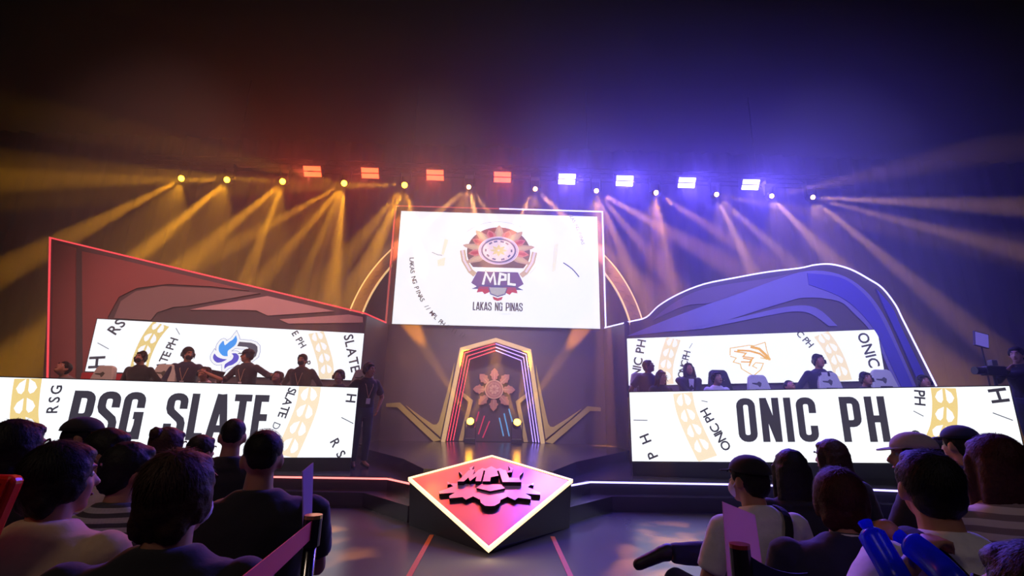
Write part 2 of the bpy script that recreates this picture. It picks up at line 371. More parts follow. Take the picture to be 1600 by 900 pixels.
# golden ring behind the screen
ring = thing('gold_ring', 'large golden ring with ornamental band behind the main screen', 'set ring', (0, 15.0, 3.23))
RF = yfr(15.0)
band_m = M('ring_band', srgb(158, 138, 108), .5, var=.25, scale=9, bump=.3)
edge_m = M('ring_edge_light', srgb(240, 220, 160), .4, emit=srgb(255, 215, 150), es=.9, sample=False)
for a0, a1 in ((8, 78), (102, 172)):
    on(ring, MB().stroke(arc(0, 3.23, 4.475, a0, a1, 40), .36, RF, -.08, 0), 'band', band_m)
    for r in (4.67, 4.28):
        on(ring, MB().stroke(arc(0, 3.23, r, a0, a1, 40), .03, RF, -.06, .03), 'edge_light', edge_m)
    for k in range(16):      # raised lozenges along the band
        a = math.radians(a0+3+(a1-a0-6)*k/15); ca, sa = math.cos(a), math.sin(a)
        P = [(4.475+.12*x, .11*y) for x, y in ((1, 0), (0, 1), (-1, 0), (0, -1))]
        on(ring, MB().stroke([(x*ca-y*sa, 3.23+x*sa+y*ca) for x, y in P], .025, RF, 0, .02, True), 'lozenge', band_m)
# ------------------------------------------------------------------ lettering
_gl = {}
def glyph(ch, bold=.018):
    key = (ch, bold)
    if key not in _gl:
        cu = bpy.data.curves.new('glyph', 'FONT'); cu.body = ch; cu.size = 1; cu.offset = bold; cu.resolution_u = 3
        o = bpy.data.objects.new('glyph', cu); C.objects.link(o)
        bpy.context.view_layer.update()
        me = bpy.data.meshes.new_from_object(o.evaluated_get(bpy.context.evaluated_depsgraph_get()))
        vs = [(v.co.x, v.co.y) for v in me.vertices]; fs = [tuple(p.vertices) for p in me.polygons]
        bpy.data.objects.remove(o); bpy.data.curves.remove(cu); bpy.data.meshes.remove(me)
        x0 = min(v[0] for v in vs) if vs else 0; x1 = max(v[0] for v in vs) if vs else .3
        _gl[key] = ([(x-x0, y) for x, y in vs], fs, x1-x0)
    return _gl[key]
CAP = .73
def words(mb, s, fr, p0, p1, h, d=.004, bold=.018, arcb=0):
    """characters of s spread from p0 to p1 (arcb: sag of the path), cap height h"""
    p0, p1 = V(p0), V(p1); L = (p1-p0).length; k = h/CAP
    wd = [(.28 if c == ' ' else glyph(c, bold)[2])*k for c in s]
    gap = (L-sum(wd))/max(1, len(s)-1); x = 0
    dr = (p1-p0)/L; nr = V((-dr.y, dr.x))
    for c, w in zip(s, wd):
        if c != ' ':
            vs, fs, _ = glyph(c, bold)
            t = (x+w/2)/L; off = arcb*4*t*(1-t); sl = arcb*4*(1-2*t)/L
            dd = (dr+nr*sl).normalized(); nn = V((-dd.y, dd.x)); ctr = p0+dr*(x+w/2)+nr*off
            mb.add([fr(*(ctr+dd*(vx*k-w/2)+nn*(vy*k-h/2)), d) for vx, vy in vs], fs)
        x += w+gap
    return mb
def rr(w, h, r, n=4):   # rounded-rectangle corners helper: returns corner arcs of centre lines
    return {'tr': arc(w-r, h-r, r, 0, 90, n), 'tl': arc(r, h-r, r, 90, 180, n), 'bl': arc(r, r, r, 180, 270, n), 'br': arc(w-r, r, r, 270, 360, n)}
def big_glyph(ch, w, t):
    """centre-line strokes of a tall condensed capital, height 1, stroke t"""
    a, b = t/2, 1-t/2; W = w-t; r = W*.42; H = 1-t
    k = {q: [(x+a, y+a) for x, y in P] for q, P in rr(W, H, r).items()}
    R = w-a
    if ch == 'O': return [(k['tr']+k['tl']+k['bl']+k['br'], True)]
    if ch == 'C': return [([(R, .64)]+k['tr']+k['tl']+k['bl']+k['br']+[(R, .36)], False)]
    if ch == 'G': return [([(R, .66)]+k['tr']+k['tl']+k['bl']+k['br'][:3]+[(R-.02, .16), (R, .3), (R, .5), (w*.55, .5)], False), ([(R, .0), (R, .3)], False)]
    if ch == 'S': return [([(R, .66)]+k['tr']+k['tl']+[(a, .68), (a+.03, .6), (R-.03, .42), (R, .34)]+k['br'][::-1]+k['bl'][::-1]+[(a, .34)], False)]
    if ch in 'RP':
        m = .45 if ch == 'R' else .40
        bowl = [(a, b)]+k['tr'][::-1]+arc(R-r, m+r, r, 0, -90, 4)+[(a, m)]
        st = [([(a, 0), (a, 1)], False), (bowl, False)]
        if ch == 'R': st.append(([(R-r*.9, m), (R-.01, m-.10), (R, 0)], False))
        return st
    if ch == 'L': return [([(a, 1), (a, 0)], False), ([(0, a*.9), (w*.92, a*.9)], False)]
    if ch == 'E': return [([(a, 1), (a, 0)], False)]+[([(0, y), (w*.9, y)], False) for y in (a*.9, .5, 1-a*.9)]
    if ch == 'T': return [([(w/2, 0), (w/2, 1)], False), ([(0, 1-a*.9), (w, 1-a*.9)], False)]
    if ch == 'A': return [([(a*.7, 0), (w*.5-a*.25, 1)], False), ([(w-a*.7, 0), (w*.5+a*.25, 1)], False), ([(w*.2, .24), (w*.8, .24)], False)]
    if ch == 'H': return [([(a, 0), (a, 1)], False), ([(R, 0), (R, 1)], False), ([(0, .5), (w, .5)], False)]
    if ch == 'N': return [([(a, 0), (a, 1)], False), ([(R, 0), (R, 1)], False), ([(a, .97), (R, .03)], False)]
    if ch == 'I': return [([(a, 0), (a, 1)], False)]
    if ch == 'K': return [([(a, 0), (a, 1)], False), ([(a, .38), (R, 1)], False), ([(w*.38, .55), (R, 0)], False)]
    if ch == 'M': return [([(a, 0), (a, 1)], False), ([(R, 0), (R, 1)], False), ([(a, .97), (w/2, .3), (R, .97)], False)]
def big_words(t_, m_, s, fr, x0, x1, z0, z1, t=.155, d=.004, space=.75):
    """tall condensed word(s) between x0..x1, z0..z1"""
    H = z1-z0; wid = lambda c: {'I': t, ' ': space*.4, 'M': .52, 'T': .36, 'L': .34, 'E': .34}.get(c, .42)
    tot = sum(wid(c) for c in s); g = ((x1-x0)/H-tot)/(len(s)-1); x = 0
    for c in s:
        if c != ' ':
            mb = MB()
            for P, cl in big_glyph(c, wid(c), t):
                P = [(x0+(x+a)*H, z0+b*H) for a, b in P]
                A, B = offset(P, t*H/2, cl), offset(P, -t*H/2, cl); n = len(P)
                mb.add([fr(*p, d) for p in A]+[fr(*p, d) for p in B], [(i, n+i, n+(i+1) % n, (i+1) % n) for i in range(n if cl else n-1)])
            on(t_, mb, 'title_letter', m_)
        x += wid(c)+g

# ------------------------------------------------------------------ LED panels
white_led = M('led_white', (.02, .02, .02), .6, emit=(.92, .95, 1.0), es=1.2, var=0, spec=.1)
ink = pix('led_ink', (58, 54, 66), 1.0)
ink2 = pix('led_ink_soft', (84, 84, 100), 1.0)
gold1 = pix('led_gold', (243, 214, 140), 1.0)
gold2 = pix('led_gold_pale', (252, 232, 200), 1.05)
drop_w = pix('led_drop_white', (250, 250, 255), 1.15)
casing = M('led_casing', (.02, .02, .024), .5)
def led(name, label, fr, x0, x1, z0, z1, thick=.07):
    t = thing(name, label, 'LED screen', fr((x0+x1)/2, z0, 0))
    on(t, MB().prism([(x0-.015, z0-.015), (x1+.015, z0-.015), (x1+.015, z1+.015), (x0-.015, z1+.015)], fr, -thick, -.004), 'casing', casing)
    on(t, MB().flat([(x0, z0), (x1, z0), (x1, z1), (x0, z1)], fr, 0), 'display', white_led)
    return t
def band(t, fr, pts, w, mat, zlo, zhi, d=.002):
    P = smooth_path(pts, 8); P = [p for p in P if zlo <= p[1] <= zhi]
    A, B = offset(P, w/2, False), offset(P, -w/2, False); n = len(P)
    cl = lambda p: (p[0], min(max(p[1], zlo), zhi))
    on(t, MB().add([fr(*cl(p), d) for p in A]+[fr(*cl(p), d) for p in B], [(i, n+i, n+i+1, i+1) for i in range(n-1)]), 'gold_band', mat)
    # pairs of white drops down the band
    mb = MB(); L = [0]
    for i in range(1, n): L.append(L[-1]+math.dist(P[i], P[i-1]))
    s = .13*w/.36
    while s < L[-1]-.1:
        i = next(j for j in range(1, n) if L[j] >= s); q = V(P[i-1]).lerp(V(P[i]), (s-L[i-1])/max(1e-6, L[i]-L[i-1]))
        dr = (V(P[i])-V(P[i-1])).normalized(); nn = V((-dr.y, dr.x)); k = w/.36
        for sg in (-1, 1):
            shp = [(.12, .02), (.06, .10), (-.02, .135), (-.09, .10), (-.11, .055), (-.06, .025)]
            mb.flat([tuple(cl(tuple(q-dr*(a*k)+nn*(sg*b*k)))) for a, b in shp], fr, d+.003)
        s += .29*k
    tag(on(t, mb, 'drop_pattern', drop_w), kind='stuff')
def txt(t, fr, items, un_tilt=0, mat=None, bold=.018, d=.004):
    for s, p0, p1, h in items:
        q0, q1 = (p0[0], p0[1]-un_tilt*p0[0]), (p1[0], p1[1]-un_tilt*p1[0])
        if s == '/':
            A = V(q0); B = V(q1); on(t, MB().stroke([A, B], h, fr, 0, d), 'slash', ink2)
        else:
            on(t, words(MB(), s, fr, q0, q1, h, d, bold), 'lettering', mat or ink)

ldesk_led = led('desk_led_screen', 'long white desk front LED screen with eight tall dark title letters, at left', DL, -5.9, .12, .60, 1.78)
big_words(ldesk_led, ink, 'RSG SLATE', DL, -4.14, -1.28, .88, 1.61)
txt(ldesk_led, DL, [('RSG', (-4.385, 1.26), (-4.40, 1.68), .15), ('SLATE', (-.95, 1.74), (-1.07, 1.25), .14), ('H', (.03, 1.67), (.02, 1.53), .17), ('/', (-.11, 1.27), (.1, 1.17), .014), ('RS', (-.19, .90), (-.03, .63), .15)])
txt(ldesk_led, DL, [('D', (-1.12, 1.16), (-1.16, 1.05), .12)], mat=ink2, bold=0)
band(ldesk_led, DL, [(-4.80, 1.80), (-4.77, 1.5), (-4.70, 1.12), (-4.50, .6)], .36, gold1, .60, 1.78)
band(ldesk_led, DL, [(-.68, 1.80), (-.69, 1.5), (-.76, 1.18), (-.89, .76), (-.96, .58)], .36, gold2, .60, 1.78)

lback_led = led('back_led_screen', 'white LED screen with blue flame emblem behind the left players', LW, -5.6, 0, 2.1, 3.23)
txt(lback_led, LW, [('H', (-5.42, 2.17), (-5.44, 2.37), .3), ('/', (-5.49, 2.71), (-5.26, 2.59), .014), ('RS', (-5.29, 2.95), (-5.13, 3.22), .22),
    ('ATE PH', (-4.24, 2.19), (-4.05, 2.89), .17), ('/', (-4.06, 3.12), (-3.96, 2.98), .012), ('E PH', (-1.58, 3.18), (-1.33, 2.84), .15), ('PS', (-1.22, 2.5), (-1.10, 2.25), .14), ('SLATE', (-.36, 3.18), (-.10, 2.31), .22)])
band(lback_led, LW, [(-4.33, 3.25), (-4.50, 2.91), (-4.60, 2.48), (-4.62, 2.08)], .34, gold1, 2.1, 3.23)
band(lback_led, LW, [(-1.13, 3.25), (-.93, 2.8), (-.80, 2.43), (-.75, 2.08)], .34, gold2, 2.1, 3.23)
# flame emblem, in units of the crop it was measured on
def em(P, fr, cx=-2.80, cz=2.655, k=.00165, ox=500, oz=400):
    return [(cx+(x-ox)*k, cz-(y-oz)*k) for x, y in P]
rim_w = pix('emblem_rim', (250, 250, 255), 1.1); rim_d = pix('emblem_outline', (150, 150, 200)); rim_l = pix('emblem_halo', (225, 222, 250))
flame = pix('emblem_blue', (66, 160, 255)); indigo = pix('emblem_indigo', (92, 84, 205)); slate_g = pix('emblem_grey', (86, 82, 98))
up = smooth_path([(430, 468), (370, 465), (315, 410), (300, 340), (325, 280), (350, 265), (372, 320), (420, 270), (460, 235), (490, 175)], 4)+smooth_path([(490, 175), (515, 240), (500, 310), (455, 360), (420, 400), (430, 468)], 4)[1:-1]
lf = smooth_path([(262, 438), (300, 480), (360, 505), (430, 510)], 4)+smooth_path([(430, 510), (370, 550), (310, 560), (262, 520), (250, 475), (262, 438)], 4)[1:-1]
rt = smooth_path([(470, 430), (530, 425), (570, 470), (560, 530), (510, 580), (450, 605), (415, 645)], 4)+smooth_path([(415, 645), (410, 585), (450, 545), (490, 510), (500, 460), (470, 430)], 4)[1:-1]
arcp = [(545, 262), (690, 268), (750, 285), (785, 320), (795, 380), (785, 450), (720, 520), (715, 440), (700, 360), (650, 330), (527, 325)]
for P in (up, lf, rt, arcp):
    on(lback_led, MB().stroke(em(P, LW), .125, LW, 0, .002, True), 'emblem_outline', rim_d)
for P in (up, lf, rt, arcp):
    on(lback_led, MB().stroke(em(P, LW), .105, LW, 0, .003, True), 'emblem_rim', rim_w)
for P, m in ((up, flame), (lf, indigo), (rt, indigo), (arcp, slate_g)):
    on(lback_led, MB().flat(em(P, LW), LW, .005), 'emblem_shape', m)

ut = lambda P: [(a, b-TL*a) for a, b in P]
rdesk_led = led('desk_led_screen', 'long white desk front LED screen with six tall dark title letters, at right', DR, -.04, 5.86, .63, 1.80)
big_words(rdesk_led, ink, 'ONIC PH', DR, 1.74, 4.04, .95, 1.67)
txt(rdesk_led, DR, [('PH', (.32, .69), (.17, 1.07), .17), ('/', (.01, 1.32), (.25, 1.32), .014), ('ONIC PH', (1.54, .86), (1.2, 1.52), .15), ('/', (1.18, 1.67), (1.28, 1.65), .012),
    ('PH', (4.585, 1.88), (4.555, 1.64), .16), ('/', (4.44, 1.55), (4.57, 1.47), .012), ('O', (4.42, 1.25), (4.41, 1.12), .14), ('H', (5.68, 1.92), (5.70, 1.74), .26), ('/', (5.55, 1.54), (5.8, 1.43), .014)], TL)
band(rdesk_led, DR, ut([(.87, 1.86), (.91, 1.51), (1.03, 1.14), (1.23, .66)]), .33, gold2, .63, 1.80)
band(rdesk_led, DR, ut([(4.93, 1.97), (4.91, 1.68), (4.83, 1.33), (4.71, 1.08), (4.50, .70)]), .36, gold1, .63, 1.80)

rback_led = led('back_led_screen', 'white LED screen with yellow animal head emblem behind the right players', RW, .05, 5.6, 2.11, 3.25)
txt(rback_led, RW, [('ONIC PH', (.16, 2.10), (.40, 3.22), .21), ('ONIC PH', (1.25, 2.30), (1.45, 2.94), .16), ('/', (1.50, 3.0), (1.58, 3.12), .012), ('C PH', (3.95, 3.37), (4.2, 3.04), .15), ('ONIC P', (5.28, 3.33), (5.50, 2.27), .23)], TL)
band(rback_led, RW, ut([(1.18, 3.30), (1.0, 2.83), (.92, 2.45), (.93, 2.08)]), .34, gold2, 2.11, 3.25)
band(rback_led, RW, ut([(4.38, 3.40), (4.57, 3.04), (4.69, 2.68), (4.76, 2.25)]), .34, gold2, 2.11, 3.25)
# yellow line emblem (angular animal head), measured on an enlarged crop
hb = lambda P: [(2.84+(x-870)*.00375, 2.69-(y-590)*.00375) for x, y in P]
yel = pix('emblem_yellow', (250, 205, 110)); yel2 = pix('emblem_amber', (248, 184, 70))
for P, w, m in (([(755, 570), (760, 525), (875, 510), (900, 515), (968, 495), (972, 545), (985, 605), (930, 590)], .022, yel),
                ([(755, 575), (790, 588), (770, 612), (810, 625), (815, 655), (880, 700), (925, 665), (945, 625), (900, 620), (880, 640), (905, 655)], .022, yel),
                ([(780, 545), (850, 560), (830, 580), (890, 590), (865, 615), (815, 612)], .03, yel2),
                ([(880, 520), (930, 535), (965, 575), (985, 605)], .06, yel2), ([(800, 540), (870, 545), (930, 565), (970, 600)], .045, yel2), ([(830, 590), (880, 600), (860, 640)], .03, yel2)):
    on(rback_led, MB().stroke(hb(P), w, RW, 0, .004), 'emblem_line', m)

# main screen
CF = yfr(14.34)
ms = led('main_screen', 'big white main LED screen showing the sunburst emblem, above the portal', CF, -3.06, 3.08, 3.90, 7.47, .25)
fr_r = M('screen_frame_red', srgb(70, 28, 34), .5); fr_b = M('screen_frame_purple', srgb(62, 46, 92), .5)
on(ms, MB().stroke([(-3.14, 3.9), (-3.14, 7.55), (0, 7.55)], .12, CF, -.3, .02), 'frame_half', fr_r)
on(ms, MB().stroke([(0, 7.55), (3.16, 7.55), (3.16, 3.9)], .12, CF, -.3, .02), 'frame_half', fr_b)
on(ms, MB().stroke([(0, 7.64), (3.25, 7.64), (3.25, 3.9)], .035, CF, -.1, .02), 'edge_light', blueline)
on(ms, MB().stroke([(-3.25, 3.9), (-3.25, 7.64), (-.02, 7.64)], .03, CF, -.1, .02), 'edge_light', M('dim_red_line', (.2, .02, .02), .4, emit=(.7, .12, .1), es=.6, sample=False))
k = 14.34/14.5
def cz(P): return [(a*k+.1052*(1-k), 1.35+(b-1.35)*k) for a, b in P]
E0 = lambda P: cz([(.01+a, 6.31+b) for a, b in P])
ctx = {n: pix('main_'+n, c, q) for n, c, q in (('brown', (124, 92, 88), 1), ('maroon', (165, 84, 82), 1), ('rose', (226, 132, 128), 1), ('sand', (226, 190, 160), 1), ('petal', (216, 172, 156), 1), ('lilac', (205, 185, 240), 1), ('navy', (90, 86, 150), 1), ('pinkw', (250, 225, 240), 1.05), ('gold', (236, 214, 150), 1), ('red', (205, 70, 90), 1), ('ink', (70, 58, 66), 1), ('grey', (190, 188, 196), 1), ('purple', (120, 90, 150), 1))}
def shape(P, c, d, name='emblem_shape'): return on(ms, MB().flat(P, CF, d), name, ctx[c])
def line(P, w, c, d, closed=False, name='emblem_line'): return on(ms, MB().stroke(P, w, CF, 0, d, closed), name, ctx[c])
shape(E0(arc(0, -.05, .98, -38, 218, 40, .82)), 'brown', .002)
shape(E0(arc(0, -.05, .9, 30, 150, 20, .82)), 'maroon', .003)
for sg in (-1, 1):      # side ribbons of the emblem
    line(E0([(sg*1.12, -.02), (sg*1.05, -.35), (sg*.85, -.68), (sg*.7, -.8)]), .16, 'sand', .004)
    line(E0([(sg*1.12, -.02), (sg*1.05, -.35), (sg*.85, -.68)]), .07, 'pinkw', .005)
for i, a in enumerate(range(-30, 215, 20)):
    ca, sa = math.cos(math.radians(a)), math.sin(math.radians(a))
    ln = 1.14 if i % 2 == 0 else .96
    P = [(.5, -.11), (.75, -.15), (ln*.92, -.07), (ln, 0), (ln*.92, .07), (.75, .15), (.5, .11)]
    shape(E0([((x*ca-y*sa), (x*sa+y*ca)*.74) for x, y in P]), 'petal' if i % 2 == 0 else 'rose', .006+.0005*(i % 2))
    P = [(.55, -.05), (.8, -.07), (ln*.93, 0), (.8, .07), (.55, .05)]
    shape(E0([((x*ca-y*sa), (x*sa+y*ca)*.74) for x, y in P]), 'sand' if i % 2 == 0 else 'red', .0075)
shape(E0(arc(0, 0, .63, 0, 360, 36, .46)[:-1]), 'pinkw', .009)
line(E0(arc(0, 0, .52, 0, 360, 36, .38)[:-1]), .05, 'navy', .010, True)
line(E0(arc(0, 0, .58, 0, 360, 36, .425)[:-1]), .025, 'lilac', .010, True)
for a in (50, 75, 105, 130, 180, 215, 250, 290, 325, 0):
    P = arc(0, 0, .40, a-8, a+8, 4, .30); line(E0(P), .05, 'navy', .011)
for kx in range(8):
    a = kx*PI/4; P = [(.04, -.04), (.16, -.05), (.27, 0), (.16, .05), (.04, .04)]
    shape(E0([(x*math.cos(a)-y*math.sin(a), (x*math.sin(a)+y*math.cos(a))*.72) for x, y in P]), 'gold', .012)
# letters and shield under the sun
mz = lambda P: cz(P)
shape(mz([(-.62, 5.62), (.62, 5.62), (.80, 5.25), (.60, 5.12), (-.60, 5.12), (-.80, 5.25)]), 'purple', .012)
shape(mz([(-.78, 5.06), (.80, 5.06), (.5, 5.2), (-.5, 5.2)]), 'navy', .013)
for sg in (-1, 1):
    shape(mz([(sg*.56, 5.14), (sg*.62, 4.95), (sg*.45, 4.98), (sg*.38, 4.90), (sg*.22, 4.98), (sg*.2, 5.14)]), 'red', .013)
shape(mz([(-.26, 5.12), (-.2, 4.92), (0.02, 4.84), (.24, 4.92), (.3, 5.12)]), 'grey', .014)
line(mz([(-.26, 5.12), (-.2, 4.92), (0.02, 4.84), (.24, 4.92), (.3, 5.12)]), .03, 'navy', .015)
shape(mz([(-.14, 4.84), (-.1, 4.74), (.02, 4.70), (.14, 4.74), (.18, 4.84), (.02, 4.79)]), 'red', .014)
for P in ([(-.44, 5.2), (-.36, 5.58), (-.22, 5.32), (-.12, 5.58), (-.06, 5.2)], ):
    line(mz(P), .10, 'ink', .0155); 
    on(ms, MB().stroke(mz(P), .075, CF, 0, .0165), 'emblem_letter', drop_w)
for P in ([(.04, 5.2), (.08, 5.56), (.24, 5.52), (.24, 5.38), (.06, 5.36)], [(.34, 5.58), (.34, 5.24), (.56, 5.22)]):
    line(mz(P), .10, 'ink', .0155)
    on(ms, MB().stroke(mz(P), .075, CF, 0, .0165), 'emblem_letter', drop_w)
big_words(ms, ctx['ink'], 'LAKAS NG PINAS', CF, *[cz([(a, 0)])[0][0] for a in (-.72, .78)], *[cz([(0, b)])[0][1] for b in (4.40, 4.66)], t=.13, d=.006)
on(ms, words(MB(), 'SEASON 11', CF, cz([(.15, 4.31)])[0], cz([(.5, 4.31)])[0], .035, .006), 'lettering', ctx['grey'])
def arc_words(s, cx, cy, r, a0, a1, h, mat, up=1):
    mb = MB(); n = len(s)
    for i, c in enumerate(s):
        if c == ' ': continue
        a = math.radians(a0+(a1-a0)*i/(n-1)); vs, fs, w = glyph(c); kk = h/CAP
        rd = V((math.cos(a), math.sin(a))); tg = V((-rd.y, rd.x))*(1 if a1 > a0 else -1); nn = V((-tg.y, tg.x)); ctr = V((cx, cy))+rd*r
        mb.add([CF(*(ctr+tg*(x*kk-w*kk/2)+nn*(y*kk-h/2)), .005) for x, y in vs], fs)
    return on(ms, mb, 'ring_lettering', mat)
arc_words('LAKAS NG PINAS', 0, 6.05, 2.62, 183.0, 212.5, .135, ctx['ink'])
arc_words('// MPL PH S 11 //', 0, 6.05, 2.62, 217.5, 249, .135, ctx['ink'])
arc_words('LAKAS NG PINAS', 0, 6.0, 2.68, 36, 12, .11, ctx['grey'])
line(arc(.0, 6.2, 1.28, 58, 140, 20, 1.0), .012, 'grey', .003)
line(arc(.0, 6.2, 1.28, -40, -25, 6, 1.0), .012, 'grey', .003)
line([(-2.03, 6.15), (-1.85, 6.07), (-1.70, 6.05)], .025, 'grey', .003)
line(smooth_path([(2.0, 5.92), (2.27, 5.73), (2.48, 5.48)], 4), .035, 'navy', .003)
pale = pix('main_pale_gold', (253, 246, 225), 1.1)
for P in ([(-1.66, 6.6), (-1.54, 6.55), (-1.66, 6.05), (-1.74, 6.1)], [(-1.85, 5.9), (-1.6, 6.0), (-1.62, 5.72), (-1.82, 5.7)], [(1.72, 6.5), (1.86, 6.55), (1.76, 5.65), (1.64, 5.6)]):
    on(ms, MB().flat(P, CF, .003), 'gold_smear', pale)

# ------------------------------------------------------------------ desks
desk_m = M('desk_black', srgb(46, 42, 50), .4)
for fr, x0, x1, w in ((DL, -5.9, .12, 'left'), (DR, -.04, 5.86, 'right')):
    t = thing('player_desk', f'long black player desk behind the {w} desk screen', 'desk', fr((x0+x1)/2, .66, -.4))
    on(t, MB().prism([(x0, 1.70), (x1, 1.70), (x1, 1.74), (x0, 1.74)], fr, -.85, -.08), 'tabletop', desk_m)
    on(t, MB().prism([(x0, .42), (x1, .42), (x1, 1.70), (x0, 1.70)], fr, -.12, -.075), 'front_panel', desk_m)
    for x in (x0, (x0+x1)/2, x1-.05):
        on(t, MB().prism([(x, .65), (x+.05, .65), (x+.05, 1.70), (x, 1.70)], fr, -.8, -.12), 'side_panel', desk_m)
    on(t, MB().prism([(x0-.0, .40), (x1, .40), (x1, .61), (x0, .61)], fr, -.1, .03), 'plinth', face_m)
# ------------------------------------------------------------------ diamond podium
dia = thing('diamond_podium', 'sloping diamond shaped podium with raised emblem and glowing rim at stage front', 'podium', (.03, 6.5, 0))
Lc, Rc, Fc, Bc = V((-1.0, 6.75, .54)), V((1.08, 6.75, .55)), V((.05, 5.42, .055)), V((.04, 7.38, .78))
body_m = M('podium_side', srgb(52, 42, 54), .35)
plate_m = M('podium_plate', srgb(168, 140, 136), .33, metal=1.0, var=.04, scale=3)
top = [Lc, Fc, Rc, Bc]
on(dia, MB().add([p for p in top]+[V((p.x*.97, p.y+.06 if p is Fc else p.y, 0)) for p in top], [(0, 1, 2, 3), (0, 4, 5, 1), (1, 5, 6, 2), (2, 6, 7, 3), (3, 7, 4, 0), (7, 6, 5, 4)]), 'body', body_m)
ux = (Rc-Lc).normalized(); vy = ((Bc-Fc) - ux*(Bc-Fc).dot(ux)).normalized(); nn = ux.cross(vy)
PF = Fr(Lc.lerp(Rc, .5), ux, vy, nn)
def inpf(p): q = p-PF.o; return (q.dot(PF.u), q.dot(PF.v))
T2 = [inpf(p) for p in top]
on(dia, MB().prism(T2, PF, 0, .012), 'plate', plate_m)
rim_m = M('podium_rim_light', (.6, .4, .2), .4, emit=(1.0, .70, .36), es=2.0, sample=False)
on(dia, MB().stroke(T2, .026, PF, -.02, .025, True), 'rim_light', rim_m)
logo_top = M('podium_logo_face', srgb(240, 205, 205), .32, metal=.6, var=.04); logo_side = M('podium_logo_side', srgb(40, 24, 34), .5)
# measured corners of the raised emblem: pixel crop -> plate coordinates
def up_(x, y): return ((x-712)*.00168, (0.30-(y-200)*.00335) if y < 300 else (-.035-(y-300)*.0036))
def raised(P, h, name):
    P = [up_(*p) for p in P]
    on(dia, MB().prism(P, PF, .01, h-.002), name+'_side', logo_side); on(dia, MB().prism(offset(P, 0, True), PF, h-.002, h), name, logo_top)
raised([(345, 398), (352, 412), (462, 404), (425, 425), (430, 440), (520, 432), (545, 448), (592, 426), (640, 446), (790, 446), (836, 426), (886, 448), (908, 432), (998, 440), (1000, 425), (962, 404), (1070, 412), (1072, 398), (985, 362), (1020, 340), (905, 345), (520, 345), (405, 340), (440, 362)], .05, 'emblem_base')
raised([(640, 440), (790, 440), (780, 470), (745, 488), (715, 490), (680, 488), (650, 470)], .06, 'emblem_seal')
raised([(612, 385), (712, 405), (818, 385), (790, 360), (640, 360)], .075, 'emblem_shield')
raised([(470, 355), (540, 270), (585, 262), (575, 310), (615, 265), (655, 265), (640, 352), (600, 352), (605, 315), (560, 352), (545, 325), (515, 355)], .10, 'emblem_letter')
raised([(655, 352), (668, 265), (755, 265), (770, 310), (712, 322), (708, 352)], .10, 'emblem_letter')
raised([(770, 265), (825, 265), (850, 325), (920, 325), (940, 355), (800, 355)], .10, 'emblem_letter')
raised([(615, 250), (640, 232), (670, 238), (712, 215), (755, 238), (785, 232), (815, 250), (715, 256)], .07, 'emblem_crown')
for sg in (-1, 1):
    q = lambda P: [(712+sg*(x-712), y) for x, y in P]
    raised(q([(575, 205), (540, 225), (550, 258), (590, 262), (560, 235)]), .06, 'emblem_curl')
    raised(q([(460, 250), (485, 262), (490, 280)]), .05, 'emblem_curl')
    raised(q([(390, 330), (395, 350), (425, 345)]), .05, 'emblem_curl')

# ------------------------------------------------------------------ lighting truss and fixtures
truss_m = M('truss_black', (.03, .03, .034), .5, metal=.6)
tr = thing('lighting_truss', 'black lighting truss hanging above the big screen', 'truss', (0, 13.75, 8.6))
for y in (13.72, 14.0):
    for z in (8.5, 8.8):
        on(tr, MB().tube([(-11, y, z), (11, y, z)], .022, 6), 'chord', truss_m)
for i in range(44):
    x = -11+i*.5; a, b = (8.5, 8.8) if i % 2 else (8.8, 8.5)
    on(tr, MB().tube([(x, 13.72, a), (x+.5, 13.72, b)], .01, 5), 'brace', truss_m)
for x in (-8, -2.7, 2.7, 8):
    on(tr, MB().tube([(x, 13.75, 8.8), (x, 13.75, 11.55)], .015, 6), 'hanger', truss_m)
fix_m = M('fixture_black', (.025, .025, .028), .4)
def lens(col, es): 
    return M('lens_%d_%d_%d' % tuple(int(c*99) for c in col), (.3, .3, .3), .3, emit=col, es=es, sample=False)
AMB = (1.0, .40, .012); PCH = (1.0, .42, .12); WRM = (1.0, .50, .20)
BEAM = 60.0
def moving_head(loc, aim, label, col, hang=True, group='moving head spotlights on the truss', beams=(), size=1.0, dot=None):
    t = thing('moving_head_light', label, 'stage light', loc, group=group)
    sg = 1 if hang else -1; s = size
    q = (V(aim)-V(loc)).normalized(); rot = q.to_track_quat('Z', 'Y').to_matrix()
    P = lambda mb, n, m, **k: mb.build(n, m, t, **k)
    P(MB().box((0, .02, sg*(.42 if hang else .495)*s), (.30*s, .26*s, .14*s)), 'base', fix_m, bevel=.012)
    for e in (-1, 1): P(MB().box((e*.15*s, .02, sg*.2*s), (.03*s, .10*s, (.36 if hang else .46)*s)), 'yoke_arm', fix_m)
    P(MB().tube([rot @ V((0, 0, z*s)) for z in (-.22, -.14, .02, .07)], [.06*s, .115*s, .115*s, .10*s], 14), 'head', fix_m, smooth=False)
    P(MB().tube([rot @ V((0, 0, .065*s)), rot @ V((0, 0, .08*s))], (dot or .075)*s, 16), 'lens', lens(col, 30))
    if hang: P(MB().tube([(0, .25*s, .5*s), (0, .25*s, .62*s)], .03, 8), 'clamp', fix_m)
    for tgt, e, ang in beams:
        d = (V(tgt)-V(loc)).normalized()
        l = light('beam', 'SPOT', d*.16*s, e*BEAM, col, parent=t, spot_size=math.radians(ang), spot_blend=.35, shadow_soft_size=.06)
        l.rotation_euler = d.to_track_quat('-Z', 'Y').to_euler()
    return t
LX = (-9.34, -8.02, -6.4, -4.6, -2.82, -.92, 1.06, 2.89, 4.69, 6.52, 8.2, 9.46)
LY = 13.5; LZ = 7.94
